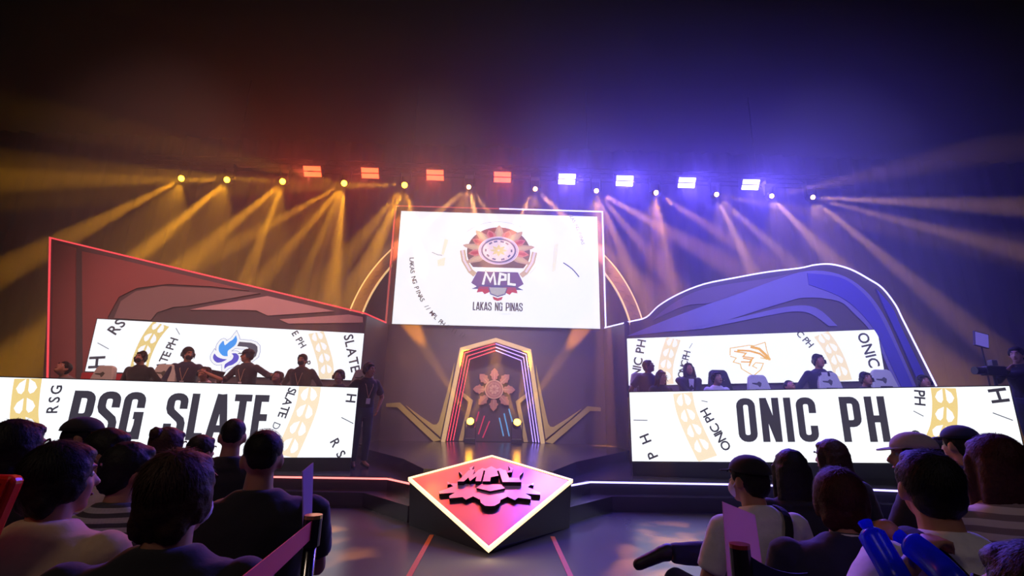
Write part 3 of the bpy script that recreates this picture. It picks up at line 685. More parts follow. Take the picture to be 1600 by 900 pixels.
# beam directions of each lamp as (dx, dz, dy) seen from the hall, strength, cone angle
FAN = [[((-3, -1.6, -1.5), 1.0, 9)],
       [((-3, -.35, -1.2), .7, 8), ((-3, -3.0, -1.5), 1.0, 9), ((-2.2, -1.9, -1.4), .7, 8)],
       [((-3, -.10, -1.0), .5, 7), ((-2.8, -2.6, -1.2), 1.0, 10), ((-.9, -3.0, -1.0), .8, 9)],
       [((-3, .42, -1.0), .22, 9), ((-3, -1.7, -1.2), 1.0, 8), ((-2.3, -3, -1.2), .8, 9), ((-.15, -3, -1.0), 1.0, 9), ((-1.1, -3, -1.2), .6, 8)],
       [((-3, -.35, -1.2), .5, 9), ((-.8, -2.2, -1.2), .7, 14), ((.5, -2.2, -1.2), .8, 10), ((-2, -3, -1), .4, 14)],
       [((-2.4, -1.9, -1.2), .7, 11), ((.55, -2, -1.6), .8, 12), ((1.8, -2.0, -1.4), .6, 9)],
       [((-1.2, -2.2, -1.2), .8, 13), ((2.4, -1.9, -1.2), .8, 12)],
       [((.1, -2.4, -1.2), .7, 9), ((1.2, -3.0, -1.2), .7, 9), ((3, -1.7, -1.2), .8, 10), ((2.4, -3, -1.2), .5, 10)],
       [((.5, -3, -1.2), .5, 10), ((3, -1.7, -1.2), .5, 10)],
       [((1.4, -3, -1.2), .7, 10), ((2.6, -2.2, -1.2), .8, 8), ((3, -.8, -1.2), .4, 8)],
       [((3, .6, -1.2), .3, 10), ((2.4, -2.4, -1.2), .6, 12)],
       [((3, -.3, -1.2), .9, 7), ((3, -1.1, -1.2), .8, 6), ((2.6, -2.0, -1.2), 1.0, 7)]]
ORD = ('leftmost', 'second from left', 'third from left', 'fourth from left', 'fifth from left', 'sixth from left', 'sixth from right', 'fifth from right', 'fourth from right', 'third from right', 'second from right', 'rightmost')
for i, x in enumerate(LX):
    col = AMB if i < 5 else (PCH if i < 9 else WRM)
    e = 420 if i < 5 else (420 if i < 9 else 380)
    loc = V((x, LY, LZ)); bm = [(loc+V((d[0], ((.08 if (i == 4 and d[0] < 0) or (i == 7 and d[0] > 0) else .42*abs(d[1])) if 4 <= i <= 7 else .45) if d[1] < -1.4 else -.5, d[1])), e*k, a) for d, k, a in FAN[i]]
    fill = V((-1.2 if i < 4 else (1.2 if i > 8 else 0), 1.0, -2)); bm.append((loc+fill, e*(.03 if i < 4 else .018), 70))
    moving_head(tuple(loc), tuple(loc+V((0, -3, -1.3))), f'{"amber" if i < 5 else "warm"} moving head spotlight on the truss, {ORD[i]}', col, beams=bm, dot=.085 if i < 5 else .062)
def blinder(loc, col, emc, label, e):
    t = thing('led_wash_panel', label, 'stage light', loc, group='red LED wash panels on the truss' if col == 'red' else 'blue LED wash panels on the truss')
    rot = Matrix.Rotation(math.radians(36), 3, 'X')
    B = lambda c, d: MB().box(rot @ V(c), d, rot)
    B((0, .06, 0), (.56, .1, .34)).build('housing', fix_m, t, bevel=.01)
    for z in (.085, -.085): B((0, 0, z), (.50, .02, .135)).build('light_bar', M(col+'_wash_bar', (.3, .3, .3), .3, emit=((1.0, .075, .02) if col == 'red' else (.5, .45, 1.0)), es=(4.5 if col == 'red' else 8), sample=False), t)
    for sg in (-1, 1): MB().box((sg*.3, .1, .1), (.02, .05, .36)).build('yoke_arm', fix_m, t)
    MB().tube([(0, .1, .27), (0, .22, .27)], .015, 8).build('clamp', fix_m, t); MB().box((0, .1, .27), (.62, .04, .03)).build('yoke_bar', fix_m, t)
    l = light('wash', 'AREA', rot @ V((0, -.03, 0)), e, emc, parent=t, shape='RECTANGLE', size=.5, size_y=.3, spread=math.radians(105))
    l.rotation_euler = (rot @ V((0, -1, 0))).to_track_quat('-Z', 'Y').to_euler()
BX = (-5.6, -3.89, -1.95, .07, 2.02, 3.77, 5.67, 7.63)
RED = (1.0, .05, .03); BLU = (.16, .12, 1.0)
for i, x in enumerate(BX):
    r = i < 4
    blinder((x, 13.5, 8.3), 'red' if r else 'blue', (1.0, .10, .05) if r else (.13, .08, 1.0), f'{"red" if r else "blue"} LED wash panel on the truss, {("leftmost", "second", "third", "rightmost")[i % 4]} of the four {"red" if r else "blue"}', 42 if r else 250)
# breakup beams of five truss spots that fall on the floor and the podium in front of the stage
for i, tgt, e, ang in ((3, (-2.2, 6.0, 0), 9000, 8), (4, (-.45, 6.2, .3), 240, 9), (5, (-1.75, 5.1, 0), 9000, 8), (6, (.25, 6.2, .3), 180, 9), (7, (2.5, 6.3, 0), 9000, 9), (8, (2.0, 5.3, 0), 9000, 9), (9, (.75, 6.7, .5), 40, 7)):
    loc = V((LX[i], LY, LZ)); d = (V(tgt)-loc).normalized()
    l = light('breakup_beam', 'SPOT', loc+d*.2, e, (1.0, .34, .06) if i < 9 else (1.0, .8, .5), aim=tgt, spot_size=math.radians(ang), spot_blend=.6, shadow_soft_size=.03)
    l.data.use_nodes = True; q = l.data.node_tree; em_ = q.nodes['Emission']; tc = q.nodes.new('ShaderNodeTexCoord'); nz = q.nodes.new('ShaderNodeTexNoise'); rp = q.nodes.new('ShaderNodeMapRange')
    nz.inputs['Scale'].default_value = 26; nz.inputs['Detail'].default_value = 1; rp.inputs[1].default_value = .48; rp.inputs[2].default_value = .62; rp.inputs[4].default_value = 2.0
    q.links.new(tc.outputs['Normal'], nz.inputs['Vector']); q.links.new(nz.outputs['Fac'], rp.inputs[0]); q.links.new(rp.outputs[0], em_.inputs['Strength'])
# two moving heads on the deck inside the portal, beams fanned upwards
for x, sg in ((-.61, -1), (.63, 1)):
    loc = V((x, 13.7, 1.16))
    bm = [(loc+V((sg*1.6, .63, 2.3)), 130, 9), (loc+V((sg*.35, .9, 2.2)), 130, 10), (loc+V((-sg*.7, .9, 2.0)), 110, 11)]
    moving_head(tuple(loc), tuple(loc+V((sg*.1, -1, .5))), f'amber moving head light on the deck at the {"left" if sg < 0 else "right"} foot of the portal', AMB, False, 'moving head lights on the deck', bm, .95, .10)

# ------------------------------------------------------------------ haze over the stage
hz = bpy.data.materials.new('stage_haze'); hz.use_nodes = True; n_ = hz.node_tree
n_.nodes.remove(n_.nodes['Principled BSDF'])
vs_ = n_.nodes.new('ShaderNodeVolumeScatter'); vs_.inputs['Density'].default_value = .035; vs_.inputs['Anisotropy'].default_value = .1
vs_.inputs['Color'].default_value = (1, 1, 1, 1)
n_.links.new(vs_.outputs[0], n_.nodes['Material Output'].inputs['Volume'])
haze = MB().box((0, 12.2, 4.75), (33, 9.6, 9.4)).build('stage_haze', hz)
tag(haze, 'thin theatrical haze hanging over the stage', 'haze', None, 'stuff')
haze.display_type = 'WIRE'
# ------------------------------------------------------------------ people
tex_h = bpy.data.textures.new('hair_clumps', 'CLOUDS'); tex_h.noise_scale = .022; tex_h.noise_depth = 3
tex_c = bpy.data.textures.new('cloth_folds', 'CLOUDS'); tex_c.noise_scale = .16; tex_c.noise_depth = 2
def organic(mb, name, mat, parent, vox, smooth=5, disp=None):
    o = mb.build(name, mat, parent)
    r = o.modifiers.new('skin', 'REMESH'); r.mode = 'VOXEL'; r.voxel_size = vox; r.use_smooth_shade = True
    if smooth:
        s = o.modifiers.new('soften', 'SMOOTH'); s.factor = .5; s.iterations = smooth
    if disp:
        d = o.modifiers.new('relief', 'DISPLACE'); d.texture = disp[0]; d.strength = disp[1]; d.mid_level = .5; d.texture_coords = 'LOCAL'
    return o
def loft(mb, rings, n=16):
    """closed lofted trunk; rings = (centre, side axis, front axis, rx, ry)"""
    vs, fs = [], []
    for c, ax, ay, rx, ry in rings:
        for k in range(n):
            a = 2*PI*k/n; vs.append(V(c)+V(ax)*(rx*math.cos(a))+V(ay)*(ry*math.sin(a)))
    for i in range(len(rings)-1):
        for k in range(n):
            a, b = i*n+k, i*n+(k+1) % n; fs.append((a, b, b+n, a+n))
    fs.append(tuple(range(n))[::-1]); fs.append(tuple((len(rings)-1)*n+k for k in range(n)))
    return mb.add(vs, fs)
def ik(a, b, l1, l2, pole):
    a, b = V(a), V(b); d = b-a; L = min(max(d.length, .05), (l1+l2)*.995); d = d.normalized(); b = a+d*L
    x = (l1*l1-l2*l2+L*L)/(2*L); h = math.sqrt(max(0, l1*l1-x*x)); p = V(pole); p = (p-d*p.dot(d)).normalized()
    return a+d*x+p*h, b
def hand(mb, w, d, nrm, side, curl=.5):
    """wrist w, pointing direction d, palm normal nrm, side = direction of the thumb; five separate fingers"""
    d = V(d).normalized(); nrm = V(nrm); nrm = (nrm-d*nrm.dot(d)).normalized(); s = d.cross(nrm); s = s if s.dot(V(side)) > 0 else -s
    rot = Matrix((s, d, nrm)).transposed()
    mb.ell(w+d*.045, (.040, .05, .017), rot, 10, 7)
    for i, ln in enumerate((.070, .080, .075, .058)):
        b = w+d*.085+s*(.030-.020*i)
        c1 = b+(d*math.cos(curl*.7)+nrm*math.sin(curl*.7))*ln*.5
        c2 = c1+(d*math.cos(curl*1.8)+nrm*math.sin(curl*1.8))*ln*.5
        mb.cone(b, c1, .0095, .009, 7); mb.cone(c1, c2, .009, .0075, 7)
    b = w+d*.03+s*.034; c1 = b+(d*.6+s*.7+nrm*.3).normalized()*.04; c2 = c1+(d*.9+s*.2+nrm*.3).normalized()*.032
    mb.cone(b, c1, .012, .011, 7); mb.cone(c1, c2, .011, .009, 7)
def comb(t, par, h, Hm, sc, g, style, mat, n):
    """thin combed locks over the hair volume"""
    rnd = random.Random(hash(t['label']) % 9973 if False else len(t['label'])*31+n); vs, fs = [], []
    crown = V((.01, -.05, .14)); c0 = V((0, -.020, .034)); R = V((.087, .099, .095))*g
    if style == 'fade': c0 = V((0, -.012, .045)); R = V((.081, .097, .085))*g
    made = 0
    while made < n:
        u = V((rnd.gauss(0, 1), rnd.gauss(0, 1), rnd.gauss(0, 1))).normalized()
        p = c0+V((u.x*R.x, u.y*R.y, u.z*R.z))
        if (p.y > .02 and p.z < .075) or p.z < (-.06 if style != 'fade' else .0): continue
        nr = V((u.x/R.x, u.y/R.y, u.z/R.z)).normalized()
        d = p-crown+V((rnd.gauss(0, .02), rnd.gauss(0, .02), -.02)); d = (d-nr*d.dot(nr))
        if d.length < 1e-4: continue
        d.normalize(); L = rnd.uniform(.022, .05)*(1 if style != 'fade' else .35); lift = rnd.uniform(0, .28); wv = d.cross(nr)*.0013; k = len(vs)
        for i in range(4):
            f = i/3; q = p-nr*.002+d*(L*f)+nr*(L*lift*f-L*L*f*f*4.0)+wv*(rnd.gauss(0, .8)*f); w = wv*(1-.8*f)
            vs += [h(*(q-w)), h(*(q+w))]
        fs += [(k+2*i, k+2*i+1, k+2*i+3, k+2*i+2) for i in range(3)]; made += 1
    o = MB().add(vs, fs).build('hair_locks', mat, par); o['kind'] = 'stuff'
SK = {k: M('skin_'+k, srgb(*c), .5, var=.06, scale=18) for k, c in (('tan', (176, 124, 96)), ('deep', (132, 88, 66)), ('light', (206, 160, 136)))}
HR = {k: M('hair_'+k, srgb(*c), .6, var=.5, scale=90, bump=.3, spec=.3) for k, c in (('black', (26, 21, 22)), ('brown', (64, 40, 28)), ('auburn', (70, 30, 26)), ('copper', (120, 70, 34)))}
CL = {k: M('cloth_'+k, srgb(*c), .85, var=.12, scale=40, bump=.15, sheen=.2) for k, c in
      (('black', (28, 26, 30)), ('navy', (34, 34, 66)), ('cream', (214, 184, 150)), ('white', (225, 222, 222)), ('grey', (120, 116, 116)), ('charcoal', (52, 48, 56)), ('jeans', (40, 44, 70)), ('pale_pink', (222, 196, 196)), ('cap_grey', (176, 160, 152)), ('maroon', (120, 40, 50)))}
def striped(name, cols, scale, rough=.9, knit=False):
    m = M(name, cols[0], rough, var=.05, scale=40); nt = m.node_tree; b = nt.nodes['Principled BSDF']
    tc = nt.nodes.new('ShaderNodeTexCoord'); wv = nt.nodes.new('ShaderNodeTexWave'); wv.bands_direction = 'Z'; wv.inputs['Scale'].default_value = scale
    wv.inputs['Distortion'].default_value = .6
    rp = nt.nodes.new('ShaderNodeValToRGB'); rp.color_ramp.interpolation = 'CONSTANT'
    rp.color_ramp.elements[0].color = cols[0]+(1,); rp.color_ramp.elements[1].color = cols[1]+(1,); rp.color_ramp.elements[1].position = .55
    nt.links.new(tc.outputs['Object'], wv.inputs['Vector']); nt.links.new(wv.outputs['Fac'], rp.inputs[0])
    out = rp.outputs[0]
    if knit:
        ck = nt.nodes.new('ShaderNodeTexVoronoi'); ck.inputs['Scale'].default_value = 70; ck.inputs['Randomness'].default_value = .1
        nt.links.new(tc.outputs['Object'], ck.inputs['Vector'])
        mx = nt.nodes.new('ShaderNodeMix'); mx.data_type = 'RGBA'; mx.blend_type = 'MULTIPLY'; mx.inputs[0].default_value = .5
        nt.links.new(out, mx.inputs[6]); nt.links.new(ck.outputs['Distance'], mx.inputs[7]); out = mx.outputs[2]
        mx.inputs[0].default_value = .25
    nt.links.new(out, b.inputs['Base Color']); return m
CL['knit'] = striped('cloth_patterned_knit', (srgb(196, 190, 184), srgb(84, 80, 84)), 9, knit=True)
CL['cream_stripe'] = striped('cloth_cream_stripe', (srgb(226, 210, 188), srgb(150, 130, 122)), 6.5)
eye_w = M('eye_white', srgb(205, 198, 192), .3); eye_d = M('eye_iris', srgb(34, 22, 18), .25); lip_m = M('lips', srgb(140, 74, 68), .5)
mask_w = M('mask_white', srgb(226, 214, 226), .8); mask_b = M('mask_black', srgb(30, 26, 30), .85)
gear_m = M('headset_black', (.02, .02, .024), .4); badge_m = M('badge_card', srgb(225, 222, 226), .5); lan_m = M('lanyard_strap', srgb(190, 160, 130), .7); lan_r = M('lanyard_red', srgb(190, 40, 50), .7)
strap_m = M('bag_strap', srgb(24, 22, 30), .8)
NP = []
def person(label, head, rz, sit=True, floor=0, lean=8, hy=0, hp=0, hr=0, top='black', sleeve='short', bottom='jeans', hair='short', hc='black', skin='tan', arms=None, legs=None, extras=(), vox=.012, sc=None, group=None, wide=1.0, hk=1.0, curl=.5, parts=True, strands=0):
    head = V(head); Rz = Matrix.Rotation(math.radians(rz), 3, 'Z'); L = math.radians(lean)
    if sc is None: sc = 1.0 if sit else (head.z-floor)/1.57
    sd = V((0, math.sin(L), math.cos(L))); fdv = V((0, math.cos(L), -math.sin(L))); X = V((1, 0, 0))
    nd = V((0, math.sin(L*.7)+.10, math.cos(L*.7))).normalized()
    offs = sd*.52*sc + nd*.130*sc
    pel = head - Rz @ offs
    hz = pel.z-floor                      # pelvis height
    t = thing('person', label, 'person', (pel.x, pel.y, floor), math.radians(rz), group); NP.append((t, hz))
    inv = Rz.inverted(); toloc = lambda w: inv @ (V(w)-V((pel.x, pel.y, floor)))
    P0 = V((0, 0, hz)); H = P0+offs; neck = P0+sd*.52*sc
    Hm = Matrix.Rotation(math.radians(hy), 3, 'Z') @ Matrix.Rotation(math.radians(-hp), 3, 'X') @ Matrix.Rotation(math.radians(hr), 3, 'Y')
    h = lambda x, y, z: H + Hm @ (V((x, y, z))*sc)
    def trunk(mb, e, z0=-.10, top_=.53, nk=True):
        R = [(-.10, .125, .10), (-.04, .165, .125), (.06, .16, .12), (.16, .145, .11), (.28, .165, .12), (.38, .18, .115), (.44, .175, .10), (.485, .12, .08)]
        rg = [(P0+sd*(z*sc)+fdv*(.01 if z > .2 else 0), X, fdv, (rx*wide+e)*sc, (ry*(.6+.4*wide)+e)*sc) for z, rx, ry in R if z >= z0]
        if nk: rg += [(P0+sd*(.51*sc), X, fdv, (.075+e)*sc, (.065+e)*sc), (P0+sd*(.535*sc), X, fdv, (.058+e*.8)*sc, (.058+e*.8)*sc)]
        loft(mb, rg)
        for s in (-1, 1): mb.ell(P0+sd*(.425*sc)+X*(s*.165*wide*sc), ((.062+e)*sc,)*3, nu=12, nv=8)
        return mb
    # arms
    A = {}
    for s, k in ((-1, 'L'), (1, 'R')):
        sh = P0+sd*(.425*sc)+X*(s*.175*wide*sc)
        tg = (arms or {}).get(k)
        if tg is None: w = V((s*.14, .33, hz+.13)) if sit else V((s*.25, .05, hz-.02))
        else: w = toloc(tg)
        el, w = ik(sh, w, .285*sc, .255*sc, (s*.7, -.5, -.6))
        A[k] = (sh, el, w)
    # legs
    G = {}
    for s, k in ((-1, 'L'), (1, 'R')):
        hip = P0+V((s*.09*sc, 0, -.03))
        if legs and k in legs: kn, an, to = [toloc(p) for p in legs[k]]
        elif sit: kn = V((s*.13, .42*sc, hz+.0)); an = V((s*.13, .44*sc, .09)); to = an+V((s*.02, .15, -.045))
        else: kn = V((s*.10, .02, hz*.53)); an = V((s*.10, -.02, .09)); to = an+V((s*.03, .15, -.045))
        G[k] = (hip, kn, an, to)
    body = MB(); trunk(body, -.012)
    body.tube([neck-sd*.03*sc, neck+nd*.05*sc, H-Hm @ V((0, .0, .06*sc))], [.064*sc, .058*sc, .056*sc], 12)
    body.ell(h(0, -.012, .018), (.076*sc, .094*sc, .098*sc), Hm, 18, 12)
    body.ell(h(0, .032, -.035), (.057*sc, .062*sc, .085*sc), Hm, 16, 10)
    body.ell(h(0, .058, -.095), (.030*sc, .030*sc, .024*sc), Hm, 10, 7)
    body.cone(h(0, .090, .008), h(0, .108, -.028), .009*sc, .0145*sc, 8)
    for s in (-1, 1):
        body.ell(h(s*.078, -.006, -.012), (.013*sc, .022*sc, .034*sc), Hm, 10, 8)
        body.ell(h(s*.032, .056, -.028), (.024*sc, .024*sc, .026*sc), Hm, 10, 7)
    body.ell(h(0, .080, .032), (.050*sc, .014*sc, .012*sc), Hm, 12, 6)
    for k in 'LR':
        sh, el, w = A[k]; body.cone(sh, el, .046*sc, .038*sc); body.cone(el, w, .037*sc, .026*sc)
        d = (w-el).normalized(); s = -1 if k == 'L' else 1
        hand(body, w, d, V((-s*.3, .2, -1)) if abs(d.z) < .75 else V((-s, .1, 0)), V((-s, .4, .3)), s, curl) if False else hand(body, w, d, V((-s*.3, .2, -1)) if abs(d.z) < .75 else V((-s, .1, 0)), V((-s, .4, .3)), curl)
        hip, kn, an, to = G[k]; body.cone(hip, kn, .074*sc, .054*sc); body.cone(kn, an, .052*sc, .036*sc); body.cone(an, to, .034*sc, .026*sc)
    organic(body, 'body', SK[skin], t, vox, 3)
    if parts:
        for s in (-1, 1):
            ey = MB().ell(h(s*.032, .0662, .008), (.0125*sc,)*3, Hm, 10, 7).build('eye', eye_w, t, smooth=True)
            MB().ell(h(s*.032, .0745, .007), (.006*sc,)*3, Hm, 8, 6).build('iris', eye_d, ey, smooth=True)
            MB().tube([h(s*.016, .096, .031), h(s*.034, .095, .037), h(s*.052, .084, .031)], .0045*sc, 6).build('eyebrow', HR[hc], t)
        if 'mask' not in extras and 'mask_black' not in extras:
            MB().ell(h(0, .088, -.064), (.024*sc, .010*sc, .0075*sc), Hm, 10, 6).build('mouth', lip_m, t, smooth=True)
    # clothes
    shirt = MB(); trunk(shirt, .008, -.06 if top != 'none' else -.1, nk=False)
    loft(shirt, [(P0+sd*(z*sc), X, fdv, r*sc*(.6+.4*wide), r*(.74 if z < .5 else .9)*sc) for z, r in ((.45, .15), (.49, .118), (.508, .094), (.524, .077))])
    for k in 'LR':
        sh, el, w = A[k]
        if sleeve == 'short': shirt.tube([sh-(el-sh)*.1, sh.lerp(el, .35), sh.lerp(el, .72)], [.062*sc, .066*sc, .064*sc], 14)
        else:
            shirt.cone(sh, el, .062*sc, .053*sc); shirt.tube([el, el.lerp(w, .9)], [.053*sc, .041*sc], 14)
    organic(shirt, 'shirt' if sleeve == 'short' else 'jacket', CL[top], t, max(vox, .011), 5, (tex_c, .018))
    tr_ = MB(); loft(tr_, [(P0+sd*(z*sc), X, fdv, r*sc, q*sc) for z, r, q in ((-.12, .14, .12), (-.04, .18, .14), (.05, .172, .132))])
    for k in 'LR':
        hip, kn, an, to = G[k]; tr_.cone(hip, kn, .092*sc, .070*sc); tr_.tube([kn, kn.lerp(an, .93)], [.070*sc, .055*sc], 12); tr_.ell(kn, (.070*sc,)*3)
    organic(tr_, 'trousers', CL[bottom], t, .014, 4, (tex_c, .015))
    for k in 'LR':
        hip, kn, an, to = G[k]; d = (to-an); f = V((d.x, d.y, d.z)).normalized(); sm = MB()
        q = (an-kn).normalized()
        sm.cone(an+q*.03+f*-.04, an+q*.03+f*.15, .042, .034); sm.cone(an, an+q*.03, .043, .043)
        organic(sm, 'shoe', M('shoe_dark', srgb(40, 34, 36), .5), t, .012, 3)
    # hair
    hm = MB(); capped = any(x.startswith('cap') for x in extras); g = hk*(.95 if capped else 1)
    if hair in ('short', 'medium', 'long', 'bob'):
        hm.ell(h(0, -.020, .034 if not capped else .018), (.086*sc*g, .098*sc*g, (.094 if not capped else .085)*sc*g), Hm, 18, 12)
        hm.ell(h(0, -.055, -.010), (.076*sc*g, .060*sc*g, .080*sc*g), Hm, 16, 10)
        if not capped: hm.ell(h(0, .036, .078), (.070*sc*g, .046*sc*g, .032*sc*g), Hm, 14, 8)
        for s in (-1, 1): hm.ell(h(s*.072*g, .012, .028), (.016*sc, .034*sc, .045*sc), Hm, 10, 7)
    if hair == 'medium':
        for s in (-1, 0, 1): hm.ell(h(s*.038, -.062, -.06), (.042*sc*g, .036*sc*g, .052*sc), Hm, 12, 8)
        for s in (-1, 1): hm.ell(h(s*.074*g, -.012, -.01), (.022*sc, .05*sc, .065*sc), Hm, 10, 7)
    if hair in ('long', 'bob'):
        ln = .30 if hair == 'long' else .14
        loft(hm, [(h(0, -.045, .03), Hm @ X, Hm @ V((0, 1, 0)), .09*sc*g, .075*sc*g), (h(0, -.06, -.08), Hm @ X, Hm @ V((0, 1, 0)), .102*sc*g, .062*sc*g),
                  (h(0, -.07, -.08-ln*.5), X, V((0, 1, 0)), .105*sc*g, .05*sc), (h(0, -.075, -.08-ln), X, V((0, 1, 0)), .085*sc*g, .03*sc)])
        for s in (-1, 1): hm.cone(h(s*.078*g, .02, .02), h(s*.092*g, .0, -.08-ln*.6), .024*sc, .022*sc, 8)
    if hair == 'fade':
        hm.ell(h(0, -.012, .042), (.079*sc*g, .096*sc*g, .082*sc*g), Hm, 18, 12)
        hm.ell(h(0, -.062, .012), (.064*sc, .046*sc, .062*sc), Hm, 14, 9)
        hm.ell(h(0, .036, .082), (.062*sc, .042*sc, .030*sc), Hm, 14, 8)
    hair_o = organic(hm, 'hair', HR[hc], t, min(vox, .010), 2, (tex_h, .010 if hair != 'fade' else .006))
    if strands: comb(t, hair_o, h, Hm, sc, g, hair, HR[hc], strands)
    # accessories
    hoop = lambda r0, a0, a1, y, w, n=12: [h(r0*math.cos(math.radians(a)), y, .025+r0*1.12*math.sin(math.radians(a))) for a in [a0+(a1-a0)*i/n for i in range(n+1)]]
    for x in extras:
        if x in ('mask', 'mask_black', 'mask_pink'):
            mk = MB(); mk.ell(h(0, .058, -.052), (.059*sc, .050*sc, .052*sc), Hm, 16, 10)
            o = mk.build('face_mask', mask_b if x == 'mask_black' else mask_w, t, smooth=True)
            for s in (-1, 1): MB().tube([h(s*.058, .05, -.04), h(s*.075, .015, -.012), h(s*.083, -.014, .005)], .003, 5).build('ear_loop', mask_w, o)
        if x == 'headset':
            hb_ = MB().tube(hoop(.100*hk, -8, 188, -.01, 0), .010*sc, 8).build('headset_band', gear_m, t, smooth=True)
            for s in (-1, 1): MB().tube([h(s*.074, -.004, -.005), h(s*.108*hk, -.004, -.005)], .040*sc, 14).build('ear_cup', gear_m, hb_)
            MB().tube([h(-.098, .01, -.02), h(-.085, .07, -.06), h(-.035, .115, -.075)], .005, 6).build('microphone', gear_m, hb_)
        if x.startswith('cap'):
            cm = CL['cap_grey'] if x == 'cap_grey' else (CL['navy'] if x == 'cap_navy' else CL['black'])
            cp = MB(); vs = []; n = 18
            rings = [(.104*math.cos(a), .062+.084*math.sin(a)) for a in [PI/2*i/6 for i in range(6)]]
            for r, z in rings:
                for k in range(n): vs.append(h(r*.90*math.cos(2*PI*k/n), -.014+r*1.06*math.sin(2*PI*k/n), z-.018))
            vs.append(h(0, -.014, .062+.084-.018)); fs = []
            for i in range(5):
                for k in range(n): a, b = i*n+k, i*n+(k+1) % n; fs.append((a, b, b+n, a+n))
            fs += [(5*n+k, 5*n+(k+1) % n, 6*n) for k in range(n)]
            cp.add(vs, fs); o = cp.build('cap_crown', cm, t, smooth=True); o.modifiers.new('thick', 'SOLIDIFY').thickness = .006
            br = MB(); pts = []
            for k in range(9):
                a = math.radians(20+140*k/8); pts.append((.088*math.cos(a), .085*math.sin(a)))
            for k in range(9):
                a = math.radians(160-140*k/8); pts.append((.086*math.cos(a), .075+.085*math.sin(a)))
            hf = Fr(h(0, 0, .05), (Hm @ X)*sc, (Hm @ V((0, .98, -.18)))*sc, Hm @ V((0, .18, .98)))
            br.prism(pts, hf, 0, .006).build('cap_brim', cm, o); 
        if x.startswith('lanyard'):
            lm = lan_r if 'red' in x else lan_m
            for s in (-1, 1): MB().tube([P0+sd*(.49*sc)+X*(s*.085*sc)+fdv*.02, P0+sd*(.40*sc)+X*(s*.06*sc)+fdv*.142*sc, P0+sd*(.20*sc)+fdv*.15*sc], .007, 5).build('lanyard_strap', lm, t)
            rotB = Matrix.Rotation(-L, 3, 'X')
            MB().box(P0+sd*(.15*sc)+fdv*.158*sc, (.075, .006, .10), rotB).build('id_badge', badge_m, t)
        if x in ('strap', 'strap_left'):
            ms_ = 1 if x == 'strap' else -1
            pts = [P0+sd*(z*sc)+X*(xx*ms_*sc*wide)+fdv*(yy*1.18*sc) for xx, yy, z in ((.10, .02, .525), (.095, -.075, .50), (.045, -.125, .38), (-.07, -.135, .18), (-.17, -.10, .03))]
            sb = MB(); vs = []
            for i, p in enumerate(pts):
                d = (pts[min(i+1, 4)]-pts[max(i-1, 0)]).normalized(); w_ = d.cross(fdv).normalized()*.024
                vs += [p-w_, p+w_]
            o = sb.add(vs, [(2*i, 2*i+1, 2*i+3, 2*i+2) for i in range(4)]).build('bag_strap', strap_m, t); o.modifiers.new('thick', 'SOLIDIFY').thickness = .012
            sb = o.modifiers.new('sub', 'SUBSURF'); sb.levels = 2; sb.render_levels = 2
        if x == 'collar':      # white trim line around the neckline
            MB().tube([P0+sd*(.515*sc)+X*(.078*math.cos(a)*sc)+fdv*(.074*math.sin(a)*sc) for a in [2*PI*i/16 for i in range(17)]], .006, 6).build('collar_trim', CL['white'], t)
        if x == 'vshirt':      # shirt front showing between the lapels
            fr = Fr(P0+sd*(.30*sc)+fdv*.135*sc, X*sc, sd*sc, fdv)
            MB().prism([(-.05, .17), (.05, .17), (.022, -.2), (-.022, -.2)], fr, -.03, .004).build('shirt_front', CL['white'] if top != 'grey' else CL['cream'], t)
            for s in (-1, 1): MB().prism([(s*.06, .18), (s*.022, -.2), (s*.06, -.06), (s*.10, .06), (s*.085, .16)], fr, -.03, .012).build('lapel', CL[top], t)
        if x == 'glasses':
            for s in (-1, 1): MB().tube([h(s*.034+.024*math.cos(a), .104, .006+.019*math.sin(a)) for a in [2*PI*i/12 for i in range(13)]], .0025, 5).build('glasses_rim', gear_m, t)
            MB().tube([h(-.012, .106, .008), h(.012, .106, .008)], .0025, 5).build('glasses_bridge', gear_m, t)
        if x == 'bun': organic(MB().ell(h(0, -.10, .09), (.04, .04, .04), Hm, 12, 8), 'hair_bun', HR[hc], t, .008, 2, (tex_h, .02))
    t['seat_z'] = hz
    return t

seat_m = M('chair_black_vinyl', srgb(30, 28, 32), .5); steel_m = M('chair_steel', srgb(120, 120, 126), .3, metal=.9)
def audience_chair(p, label):
    hz = p['seat_z']; sz = max(.34, min(.50, hz-.135)); t = thing('audience_chair', label, 'chair', p.location, p.rotation_euler.z, 'audience chairs')
    MB().box((0, .08, sz-.02), (.44, .44, .04)).build('seat', seat_m, t, bevel=.012)
    MB().box((0, -.245, sz+.20), (.42, .03, .22)).build('backrest', seat_m, t, bevel=.012)
    for sx in (-1, 1):
        for y in (-.2, .27): MB().tube([(sx*.2, y, sz-.04), (sx*.21, y*1.1, 0)], .012, 8).build('leg', steel_m, t)
        MB().tube([(sx*.19, -.2, sz-.04), (sx*.19, -.25, sz+.15)], .012, 8).build('back_post', steel_m, t)
    return t
shell_m = M('gaming_chair_pale', srgb(205, 208, 196), .6, var=.06); trim_m = M('gaming_chair_dark', srgb(36, 34, 42), .6); mark_m = M('gaming_chair_mark', srgb(90, 96, 84), .6)
